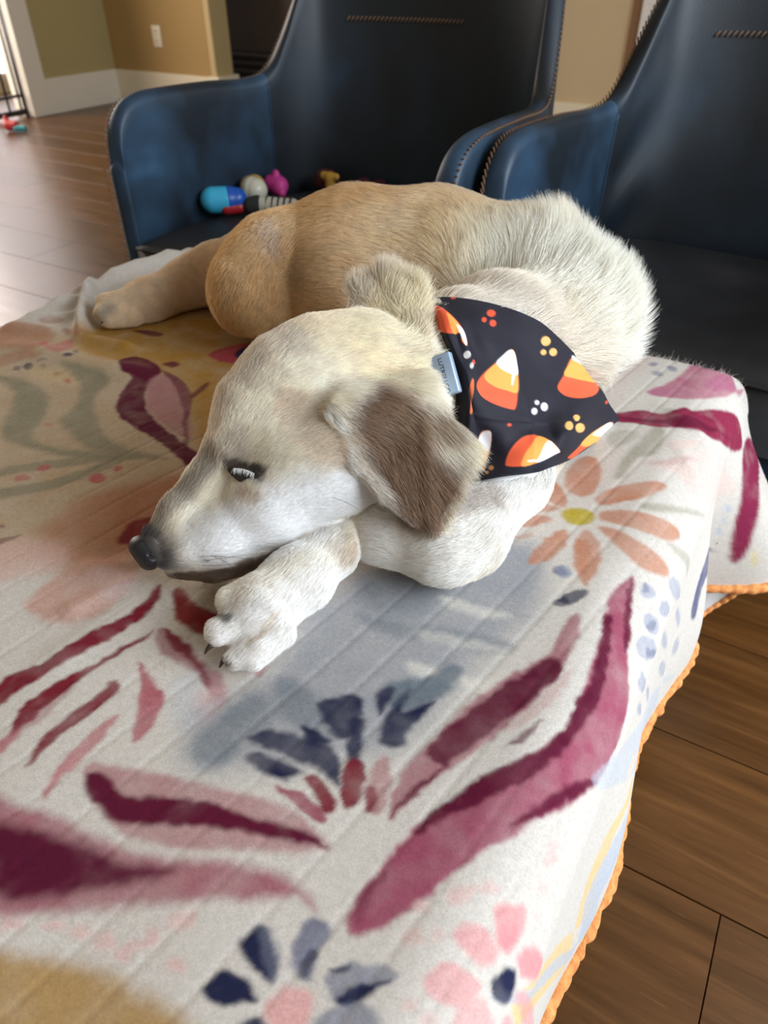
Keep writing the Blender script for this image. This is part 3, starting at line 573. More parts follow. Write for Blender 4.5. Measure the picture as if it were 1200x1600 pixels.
((0.013,0.015,0.046),0.70,0.0030,[(23.1,452.0),(22.7,446.7),(12.9,434.8),(5.0,427.9),(0.9,426.9),(1.0,431.5),(5.7,438.3),(14.0,446.1)]),
((0.260,0.280,0.360),0.60,0.0030,[(-84.5,449.0),(-85.0,443.1),(-89.7,440.3),(-94.0,441.9),(-97.0,446.2),(-97.0,452.0),(-91.1,454.7),(-86.7,453.2)]),
((0.260,0.280,0.360),0.60,0.0030,[(-13.1,482.0),(-16.5,474.5),(-23.3,468.5),(-28.2,469.2),(-31.0,473.2),(-28.0,479.9),(-22.0,485.0),(-15.9,485.5)]),
((0.260,0.280,0.360),0.60,0.0030,[(27.5,546.6),(62.2,576.0),(46.8,550.5),(16.5,516.6),(1.9,508.7),(-4.0,513.2),(-2.3,522.3),(7.5,532.1)]),
((0.260,0.280,0.360),0.60,0.0030,[(16.0,501.3),(18.1,495.4),(10.6,483.2),(2.2,476.2),(-3.3,476.9),(-4.0,484.1),(-0.6,491.5),(7.2,498.2)]),
((0.260,0.280,0.360),0.60,0.0030,[(2.2,467.3),(8.4,464.7),(5.2,455.2),(-3.9,446.2),(-12.3,444.3),(-16.0,450.5),(-13.9,458.6),(-7.2,464.5)]),
((0.260,0.280,0.360),0.60,0.0030,[(13.5,451.5),(26.0,453.9),(16.0,435.9),(1.1,420.9),(-9.7,416.7),(-13.2,424.5),(-10.3,434.0),(-1.1,443.5)]),
((0.260,0.280,0.360),0.60,0.0030,[(27.7,421.1),(37.0,422.0),(31.3,412.7),(17.2,401.5),(7.6,400.4),(4.3,403.9),(5.8,410.2),(13.3,415.1)]),
((0.260,0.280,0.360),0.60,0.0030,[(64.4,425.6),(69.4,425.2),(64.2,418.3),(46.9,404.5),(33.7,397.4),(28.6,397.7),(32.2,403.6),(48.4,416.3)]),
((0.260,0.280,0.360),0.60,0.0030,[(95.6,546.3),(112.8,555.5),(104.5,542.6),(74.3,514.6),(34.8,481.3),(28.0,481.4),(31.3,489.1),(61.8,518.8)]),
((0.260,0.280,0.360),0.60,0.0030,[(162.5,611.4),(166.6,605.7),(163.0,597.8),(151.8,590.0),(141.9,589.2),(138.4,595.2),(142.6,604.1),(152.2,610.3)]),
((0.260,0.280,0.360),0.60,0.0030,[(109.8,598.8),(120.9,601.4),(121.0,597.1),(109.5,587.5),(89.6,574.5),(74.8,567.0),(77.6,574.5),(92.5,588.2)]),
((0.260,0.280,0.360),0.60,0.0030,[(99.4,475.6),(109.6,478.4),(103.0,469.3),(80.9,451.8),(64.5,442.7),(51.8,437.2),(58.6,446.0),(76.8,460.9)]),
((0.260,0.280,0.360),0.60,0.0030,[(162.0,572.9),(169.5,572.0),(161.5,560.7),(143.4,546.0),(123.1,533.6),(122.4,540.4),(134.2,555.8),(150.2,568.8)]),
((0.440,0.180,0.095),0.72,0.0045,[(-130.1,565.5),(-136.0,593.4),(-129.0,621.6),(-115.0,622.5),(-104.1,597.2),(-102.1,570.7),(-108.4,557.0),(-118.1,556.1)]),
((0.440,0.180,0.095),0.72,0.0045,[(-157.5,564.3),(-145.1,569.6),(-129.4,558.7),(-118.0,536.4),(-122.8,529.8),(-139.0,534.8),(-154.0,536.3)]),
((0.440,0.180,0.095),0.72,0.0045,[(-160.4,509.4),(-145.0,525.7),(-121.0,527.5),(-139.0,509.9),(-157.0,496.4)]),
((0.440,0.180,0.095),0.72,0.0045,[(-157.4,480.0),(-148.0,500.0),(-133.0,510.0),(-122.0,508.2),(-133.1,490.2),(-150.4,478.3)]),
((0.440,0.180,0.095),0.72,0.0045,[(-109.0,500.4),(-103.0,497.3),(-100.0,473.0),(-109.0,451.8),(-119.8,442.0),(-121.0,457.6),(-117.1,484.4)]),
((0.440,0.180,0.095),0.72,0.0045,[(-94.0,508.0),(-85.0,509.2),(-73.0,494.5),(-67.2,469.8),(-70.0,440.3),(-79.0,449.9),(-91.5,474.6)]),
((0.440,0.180,0.095),0.72,0.0045,[(-84.3,520.1),(-73.0,525.5),(-48.9,521.3),(-24.6,522.8),(-9.4,522.3),(-10.3,511.7),(-33.7,493.7),(-58.0,500.1),(-73.0,511.7)]),
((0.440,0.180,0.095),0.72,0.0045,[(-87.3,543.5),(-73.0,554.2),(-43.0,565.5),(-24.1,573.9),(-12.9,571.0),(-21.4,550.8),(-46.0,536.0),(-71.4,532.7),(-85.1,532.1)]),
((0.440,0.180,0.095),0.72,0.0045,[(-98.3,559.8),(-90.4,581.9),(-70.1,605.1),(-52.0,619.2),(-45.8,613.8),(-58.0,586.9),(-73.0,568.7),(-88.0,554.1)]),
((0.440,0.170,0.090),0.50,0.0040,[(-142.2,565.3),(-128.6,557.4),(-118.0,536.0),(-129.9,545.4)]),
((0.440,0.170,0.090),0.50,0.0040,[(-93.9,553.6),(-79.0,574.1),(-62.6,580.7),(-81.7,561.7)]),
((0.440,0.170,0.090),0.50,0.0040,[(-94.0,491.3),(-83.6,493.6),(-72.8,452.7),(-82.0,464.4)]),
((0.420,0.320,0.030),0.92,0.0030,[(-118.1,523.8),(-112.0,535.6),(-97.8,540.1),(-89.5,531.1),(-94.4,517.1),(-108.5,511.5)]),
((0.440,0.180,0.095),0.40,0.0030,[(-142.0,469.9),(-131.4,481.4),(-130.0,475.8),(-139.0,467.5)]),
((0.230,0.210,0.135),0.55,0.0070,[(-82.1,711.9),(-69.9,710.8),(-67.4,666.1),(-81.2,643.5),(-84.5,606.9),(-92.4,601.3),(-94.6,637.2),(-88.9,675.3)]),
((0.230,0.210,0.135),0.50,0.0070,[(-58.0,575.0),(-35.9,592.9),(-11.1,620.9),(16.2,649.2),(-33.5,583.7),(-55.0,566.3)]),
((0.230,0.210,0.135),0.40,0.0070,[(-23.6,545.6),(-6.6,561.1),(30.3,588.6),(49.7,592.7),(-4.2,550.3)]),
((0.230,0.210,0.135),0.35,0.0070,[(-120.4,673.4),(-105.8,693.5),(-91.0,689.2),(-106.6,651.8)]),
((0.640,0.420,0.370),0.38,0.0120,[(-71.7,642.3),(-53.5,660.3),(-28.3,711.1),(14.7,774.9),(73.6,831.6),(98.2,824.5),(19.3,678.6),(-15.8,640.0),(-39.9,643.9),(-61.1,638.1)]),
((0.640,0.420,0.370),0.40,0.0060,[(-61.0,690.6),(-42.4,715.3),(-30.9,722.1),(-46.0,686.7),(-55.3,677.8)]),
((0.360,0.165,0.165),0.30,0.0060,[(-70.8,641.0),(-52.0,665.1),(-28.0,692.5),(-49.0,654.2)]),
((0.220,0.018,0.050),0.92,0.0040,[(-144.9,710.6),(-124.3,726.7),(-102.7,746.0),(-79.0,747.6),(-64.5,774.0),(-50.3,776.6),(-22.1,819.5),(5.1,853.3),(44.4,869.5),(46.3,844.7),(-2.0,768.4),(-36.9,735.6),(-59.5,725.6),(-80.3,714.8),(-103.0,711.6),(-141.4,698.0)]),
((0.095,0.005,0.023),0.60,0.0030,[(-121.4,716.2),(-75.8,736.6),(-52.2,758.0),(-20.4,769.6),(19.4,818.2),(-40.9,738.5),(-79.0,723.6)]),
((0.200,0.016,0.050),0.92,0.0040,[(52.3,868.6),(63.1,920.0),(86.7,917.0),(109.1,877.9),(145.6,857.2),(176.0,849.1),(202.6,842.0),(195.2,836.0),(158.4,836.0),(121.0,842.9)]),
((0.380,0.125,0.175),0.80,0.0040,[(-108.2,787.6),(-91.2,825.5),(-80.7,871.1),(-75.5,919.4),(-64.0,936.7),(-32.8,909.4),(-11.2,887.1),(-1.7,929.2),(-24.2,854.1),(-51.8,805.7),(-78.8,790.4)]),
((0.360,0.090,0.170),0.50,0.0060,[(-58.2,839.9),(-34.5,901.9),(-10.2,880.2),(-5.4,911.1),(-38.8,842.1)]),
((0.400,0.120,0.200),0.40,0.0030,[(-108.2,787.6),(-96.8,812.7),(-64.1,814.6),(-73.4,792.3)]),
((0.170,0.180,0.240),0.65,0.0030,[(-106.0,894.2),(-108.2,893.2),(-113.4,893.2),(-118.8,893.4),(-121.0,893.6),(-118.9,894.1),(-113.8,894.3),(-108.5,894.4)]),
((0.170,0.180,0.240),0.65,0.0030,[(-114.1,866.8),(-114.8,862.3),(-118.1,858.6),(-122.2,858.1),(-124.6,860.9),(-124.1,865.6),(-120.8,869.3),(-116.3,869.4)]),
((0.170,0.180,0.240),0.65,0.0030,[(-102.7,839.7),(-103.4,834.7),(-108.6,834.3),(-113.0,835.9),(-115.5,840.9),(-114.8,846.0),(-109.6,846.9),(-105.2,845.4)]),
((0.170,0.180,0.240),0.65,0.0030,[(-90.4,861.3),(-91.2,856.2),(-96.3,855.2),(-100.7,857.6),(-103.2,863.4),(-102.5,868.2),(-97.3,868.9),(-92.5,866.3)]),
((0.170,0.180,0.240),0.65,0.0030,[(-88.0,884.0),(-91.8,893.4),(-94.3,892.8),(-99.1,894.5),(-100.1,894.6),(-97.0,881.0),(-97.4,904.6),(-94.2,905.2)]),
((0.170,0.180,0.240),0.65,0.0030,[(-79.4,923.4),(-80.3,918.5),(-83.9,914.5),(-88.2,913.9),(-90.6,916.9),(-89.8,921.9),(-86.2,925.9),(-81.9,926.5)]),
((0.640,0.420,0.370),0.22,0.0200,[(-172.5,853.2),(-147.5,909.8),(-123.1,883.9),(-130.1,799.3),(-136.0,728.9)]),
((0.100,0.100,0.170),0.85,0.0030,[(103.0,724.4),(184.4,824.9),(124.3,689.6),(155.1,657.2),(134.2,641.5),(103.5,666.2)]),
((0.400,0.440,0.500),0.80,0.0030,[(120.7,835.1),(124.3,833.2),(125.5,832.0),(123.4,829.9),(118.8,827.8),(115.5,829.4),(114.0,831.0),(116.2,833.1)]),
((0.400,0.440,0.500),0.80,0.0030,[(136.4,830.1),(140.3,830.0),(142.2,829.8),(139.9,827.0),(136.0,826.9),(131.7,827.0),(130.2,827.8),(132.3,830.0)]),
((0.400,0.440,0.500),0.80,0.0030,[(152.2,827.0),(156.6,827.0),(158.6,826.8),(156.1,824.0),(152.2,824.0),(147.9,824.0),(145.8,824.1),(148.5,827.0)]),
((0.660,0.460,0.220),0.80,0.0040,[(135.6,411.0),(129.5,377.4),(107.9,334.4),(111.4,295.4),(145.7,276.7),(210.2,265.0),(8.6,141.8),(10.4,128.4),(19.6,133.7),(16.0,146.1),(12.7,169.2),(193.1,303.9),(150.6,321.1),(135.6,354.7),(157.1,410.2)]),
((0.400,0.440,0.500),0.70,0.0030,[(177.6,408.6),(196.8,384.8),(195.4,350.4),(192.7,329.2),(240.0,311.8),(12.5,165.8),(10.5,156.6),(216.9,279.6),(143.5,292.6),(135.5,323.3),(145.8,362.2)]),
((0.400,0.440,0.500),0.50,0.0040,[(179.8,574.3),(213.9,610.6),(15.2,334.3),(13.8,303.7),(151.6,430.8),(246.3,567.8)]),
((0.660,0.500,0.360),0.50,0.0030,[(131.9,439.4),(117.5,396.7),(111.2,375.1),(93.3,393.6)]),
((0.620,0.500,0.120),0.50,0.0040,[(185.7,851.0),(190.2,854.5),(209.3,854.2),(204.0,851.0)]),
((0.640,0.250,0.250),0.75,0.0045,[(-34.0,182.0),(-28.0,188.0),(-18.1,194.0),(-12.3,185.0),(-13.0,176.0),(-17.8,167.0),(-25.0,167.0),(-31.0,173.0)]),
((0.640,0.250,0.250),0.65,0.0045,[(-49.0,155.0),(-43.0,164.0),(-34.0,167.0),(-22.0,164.5),(-22.0,158.0),(-28.0,152.0),(-37.0,152.0),(-46.0,152.0)]),
((0.640,0.250,0.250),0.65,0.0045,[(-52.0,134.0),(-44.1,142.0),(-34.0,146.0),(-25.0,146.0),(-25.0,137.0),(-31.0,128.0),(-40.0,125.0),(-49.0,125.0)]),
((0.640,0.250,0.250),0.80,0.0045,[(-8.9,171.1),(-1.0,182.0),(13.9,188.0),(34.1,186.8),(10.1,170.0),(-4.0,167.0)]),
((0.640,0.250,0.250),0.55,0.0045,[(-31.0,128.0),(-22.5,139.3),(-13.0,140.0),(-4.0,134.0),(-28.0,119.0)]),
((0.640,0.250,0.250),0.55,0.0045,[(5.4,155.0),(12.3,164.0),(79.8,183.7),(125.5,189.5),(52.9,161.8)]),
((0.640,0.250,0.250),0.70,0.0045,[(1.1,139.1),(2.0,146.0),(11.5,146.0),(11.0,140.0)]),
((0.700,0.200,0.220),0.50,0.0050,[(-28.0,173.0),(-19.0,182.0),(-13.0,176.0),(-19.0,167.0)]),
((0.013,0.015,0.046),0.95,0.0030,[(-19.0,149.0),(-16.0,158.0),(-13.2,163.2),(-4.0,164.0),(-1.0,158.2),(-1.6,149.0),(-13.0,146.0)]),
((0.660,0.360,0.330),0.40,0.0050,[(-67.0,161.0),(-67.0,158.0),(-70.0,155.0),(-73.0,155.0),(-73.6,155.0),(-73.0,158.0),(-70.9,161.0),(-67.0,161.0)]),
((0.660,0.360,0.330),0.40,0.0050,[(-46.2,182.6),(-46.0,179.0),(-49.0,173.0),(-55.0,167.9),(-58.1,167.4),(-60.0,173.0),(-55.0,179.0),(-52.0,182.0)]),
((0.660,0.360,0.330),0.40,0.0050,[(-61.0,146.0),(-61.0,142.3),(-64.0,140.0),(-67.0,137.0),(-70.0,140.0),(-70.0,143.0),(-67.0,146.0),(-64.0,146.0)]),
((0.660,0.360,0.330),0.40,0.0050,[(-52.0,151.6),(-52.0,149.0),(-55.0,146.0),(-58.0,146.0),(-58.0,146.0),(-58.0,149.0),(-58.0,150.7),(-55.0,152.0)]),
((0.660,0.360,0.330),0.40,0.0050,[(-37.0,191.0),(-37.0,188.0),(-40.0,185.0),(-43.0,182.0),(-46.0,183.3),(-46.0,186.5),(-43.0,191.0),(-40.0,191.0)]),
((0.660,0.360,0.330),0.40,0.0050,[(-49.0,116.0),(-49.0,116.0),(-52.0,113.0),(-55.0,111.9),(-55.0,113.0),(-55.0,116.0),(-55.0,116.0),(-51.4,119.0)]),
((0.660,0.360,0.330),0.40,0.0050,[(-37.0,119.0),(-37.0,116.0),(-40.0,113.3),(-43.0,113.0),(-46.0,113.0),(-46.0,116.0),(-43.0,119.0),(-40.0,119.0)]),
((0.660,0.360,0.330),0.40,0.0050,[(-9.3,233.0),(-7.0,231.4),(-10.0,227.0),(-13.0,224.0),(-16.0,221.0),(-16.0,224.0),(-16.0,227.0),(-12.3,230.7)]),
((0.660,0.360,0.330),0.40,0.0050,[(-10.0,236.0),(-7.5,233.0),(-10.0,230.0),(-13.0,230.0),(-16.0,230.0),(-18.3,233.7),(-16.0,236.8),(-13.0,239.0)]),
((0.660,0.360,0.330),0.40,0.0050,[(-2.3,200.0),(-4.0,197.0),(-6.0,195.0),(-8.8,194.0),(-10.0,194.0),(-10.0,196.7),(-8.0,197.0),(-4.0,200.0)]),
((0.660,0.360,0.330),0.40,0.0050,[(-6.3,214.5),(-7.0,212.0),(-7.0,209.0),(-10.0,209.0),(-13.0,209.0),(-13.0,212.0),(-10.0,215.0),(-7.4,215.0)])]
REPEAT = []                                    # the print goes on towards the near end of the cloth
for c_, o_, s_, p_ in PRINT:
    for du_, dv_ in ((-40, -520), (-420, -330)):
        q_ = [(a + du_, b + dv_) for a, b in p_]
        if max(b + max(a + 250, 0) * 0.45 for a, b in q_) < -15 and min(a for a, b in q_) > -1050: REPEAT.append((c_, o_, s_, q_))
PRINT = REPEAT + PRINT
def smooth_closed(P, n=4):
    P = np.array(P, float); m = len(P); out = []
    for i in range(m):
        p0, p1, p2, p3 = P[i - 1], P[i], P[(i + 1) % m], P[(i + 2) % m]
        for k in range(n):
            f = k / n
            out.append(0.5 * (2 * p1 + (p2 - p0) * f + (2 * p0 - 5 * p1 + 4 * p2 - p3) * f * f + (3 * p1 - p0 - 3 * p2 + p3) * f ** 3))
    return np.array(out)
def poly_sd(px, py, P):
    """signed distance to a closed polygon (negative inside)"""
    d2 = np.full(len(px), 1e9); inside = np.zeros(len(px), bool)
    for a, b in zip(P, np.roll(P, -1, 0)):
        ex, ey = b - a; wx, wy = px - a[0], py - a[1]
        t = np.clip((wx * ex + wy * ey) / (ex * ex + ey * ey + 1e-12), 0, 1)
        d2 = np.minimum(d2, (wx - ex * t) ** 2 + (wy - ey * t) ** 2)
        c = ((a[1] <= py) & (b[1] > py)) | ((b[1] <= py) & (a[1] > py))
        xin = a[0] + (py - a[1]) / (ey if abs(ey) > 1e-9 else 1e-9) * ex
        inside ^= c & (px < xin)
    return np.where(inside, -1, 1) * np.sqrt(d2)
p3 = np.column_stack([U, V, np.zeros_like(U)])
wx = (fbm(p3 * 150, 11, 2) - 0.5) * np.where(V < 0.5, 0.0042, 0.0022); wy = (fbm(p3 * 150, 23, 2) - 0.5) * np.where(V < 0.5, 0.0042, 0.0022)
dens = 0.84 + 0.46 * fbm(p3 * 55, 5, 3)
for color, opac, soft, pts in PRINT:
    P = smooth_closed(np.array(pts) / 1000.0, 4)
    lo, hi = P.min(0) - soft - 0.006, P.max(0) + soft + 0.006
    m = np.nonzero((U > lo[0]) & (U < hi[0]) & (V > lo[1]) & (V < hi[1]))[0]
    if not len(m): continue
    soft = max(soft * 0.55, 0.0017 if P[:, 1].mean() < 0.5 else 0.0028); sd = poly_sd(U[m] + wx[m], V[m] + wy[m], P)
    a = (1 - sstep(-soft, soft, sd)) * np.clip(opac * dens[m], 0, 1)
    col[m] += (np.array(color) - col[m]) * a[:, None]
set_color(bl_me, col)
def mat_cloth():
    M = Mat('printed_blanket_cloth', rough=0.92); a = M.node('ShaderNodeAttribute', attribute_name='paint')
    co = M.coord()
    weave = M.noise(M.coord((1, 1, 1)), 900, 2, 0.7); soft = M.noise(co, 240, 3, 0.6)
    m1 = M.ramp(weave, [(0.25, (0.80, 0.80, 0.80)), (0.75, (1.16, 1.16, 1.16))])
    m2 = M.ramp(soft, [(0.3, (0.92, 0.92, 0.92)), (0.7, (1.07, 1.07, 1.07))])
    c = M.mix(1.0, M.mix(1.0, a.outputs['Color'], m1, 'MULTIPLY'), m2, 'MULTIPLY')
    g = M.node('ShaderNodeNewGeometry')
    c = M.mix(g.outputs['Backfacing'], c, (0.50, 0.47, 0.44))
    M.color(c); M.b.inputs['Specular IOR Level'].default_value = 0.15
    M.bump(weave, 0.25, 0.0006); return M.m
bl = link('blanket', bl_me, mat_cloth()); tag(bl, 'cream blanket printed with watercolour flowers and burgundy leaves', 'blanket')
# thick orange whip stitch along the hem
hv = np.arange(-0.30, 1.02, 0.0011); hu = np.full_like(hv, 0.2485)
hx, hy, hz = blanket_xyz(hu, hv)
ps = np.column_stack([hx, hy, hz - 0.001]); arc = np.r_[0, np.cumsum(np.linalg.norm(np.diff(ps, axis=0), axis=1))]
ph = arc / 0.016 + 0.35 * np.sin(arc * 23); lump = np.abs(np.sin(math.pi * ph)) ** 0.5
wob = (fbm(np.column_stack([arc * 60, arc * 0, arc * 0]), 3, 2) - 0.5)
v_, f_ = tube(ps, 0.0054 + 0.0015 * lump + 0.0055 * wob, 12)
v_ = np.array(v_); M_ = Mat('orange_yarn', (0.72, 0.27, 0.065), 0.85); co = M_.coord()
M_.color(M_.ramp(M_.noise(co, 130, 4), [(0.3, (0.52, 0.16, 0.035)), (0.7, (0.82, 0.36, 0.11))])); M_.bump(M_.noise(co, 700, 3), 0.5, 0.0015)
hem = link('hem_stitching', mesh('hem_stitching', v_, f_), M_.m, bl); hem['label'] = 'thick orange whip-stitched yarn hem'
# the far layer of the corner fold, seen from its plain side below the near hem
cA = catmull([(.086, .876, .170), (.062, .893, .205), (.036, .885, .210), (.018, .825, .200)], 28)
cB = catmull([(.090, .882, .150), (.066, .903, .068), (.036, .880, .032), (.016, .812, .036)], 28)
cf = np.array([cA + (cB - cA) * t + np.array([0, 0.012 * math.sin(math.pi * t), 0]) for t in np.linspace(0, 1, 14)])
ci = np.arange(28 * 14).reshape(14, 28); cq = np.stack([ci[:-1, :-1], ci[1:, :-1], ci[1:, 1:], ci[:-1, 1:]], -1).reshape(-1, 4)
cfm = big_mesh('corner_fold', cf.reshape(-1, 3), cq)
if cfm.polygons[150].normal.y < 0: cfm.flip_normals()
set_color(cfm, np.tile(BASE_CLOTH, (28 * 14, 1)))
link('corner_fold', cfm, bl.data.materials[0], bl)['label'] = 'plain grey underside of the cloth at the hanging corner'
cB = catmull(cB, 160); ar2 = np.r_[0, np.cumsum(np.linalg.norm(np.diff(cB, axis=0), axis=1))]
v_, f_ = tube(cB, 0.0034 + 0.0012 * np.abs(np.sin(math.pi * ar2 / 0.013)), 10); link('hem_stitching', mesh('hem_stitching', v_, f_), M_.m, bl)
# frayed threads along the far edge
ne = 900; eu = -0.62 + 0.63 * rng.random(ne); ev = 0.885 + 0.03 * rng.random(ne)
ex_, ey_, ez_ = blanket_xyz(eu, ev); EP = np.column_stack([ex_, ey_, ez_])

# ------------------------------------------------------------------ dog
# ---- implicit body: round cones, triangles and ellipsoids joined with a smooth minimum
def sd_cone(p, a, b, ra, rb):
    ba = b - a; pa = p - a; L2 = ba @ ba
    t = np.clip((pa @ ba) / (L2 + 1e-12), 0, 1)
    d = pa - t[:, None] * ba
    return np.sqrt(np.einsum('ij,ij->i', d, d)) - (ra + (rb - ra) * t)
def sd_tri(p, a, b, c, th):
    ba, cb, ac = b - a, c - b, a - c; pa, pb, pc = p - a, p - b, p - c
    n = np.cross(ba, ac)
    s = np.sign(pa @ np.cross(ba, n)) + np.sign(pb @ np.cross(cb, n)) + np.sign(pc @ np.cross(ac, n))
    def seg(e, q):
        t = np.clip((q @ e) / (e @ e), 0, 1); d = e * t[:, None] - q
        return np.einsum('ij,ij->i', d, d)
    ed = np.minimum(np.minimum(seg(ba, pa), seg(cb, pb)), seg(ac, pc))
    fd = (pa @ n) ** 2 / (n @ n)
    return np.sqrt(np.where(s < 2.0, ed, fd)) - th
def sd_prim(p, q):
    if q[0] == 'c': return sd_cone(p, np.array(q[1]), np.array(q[2]), q[3], q[4])
    return sd_tri(p, np.array(q[1]), np.array(q[2]), np.array(q[3]), q[4])
def prim_pts(q): return np.array([q[1], q[2]] if q[0] == 'c' else [q[1], q[2], q[3]])
def prim_r(q): return max(q[3], q[4]) if q[0] == 'c' else q[4]
def smin(a, b, k):
    h = np.clip(0.5 + 0.5 * (b - a) / k, 0, 1)
    return b + (a - b) * h - k * h * (1 - h)
def sdf(p, prims, big=0.2):
    d = {}
    for q in prims:
        k = q[5]; P = prim_pts(q); m = prim_r(q) + k + 0.012
        lo, hi = P.min(0) - m, P.max(0) + m
        s = np.nonzero(np.all((p > lo) & (p < hi), axis=1))[0]
        g = d.setdefault(q[9], np.full(len(p), big))
        if len(s): g[s] = smin(g[s], sd_prim(p[s], q), k)
    out = None
    for g in sorted(d): out = d[g] if out is None else smin(out, d[g], 0.0035)
    return out
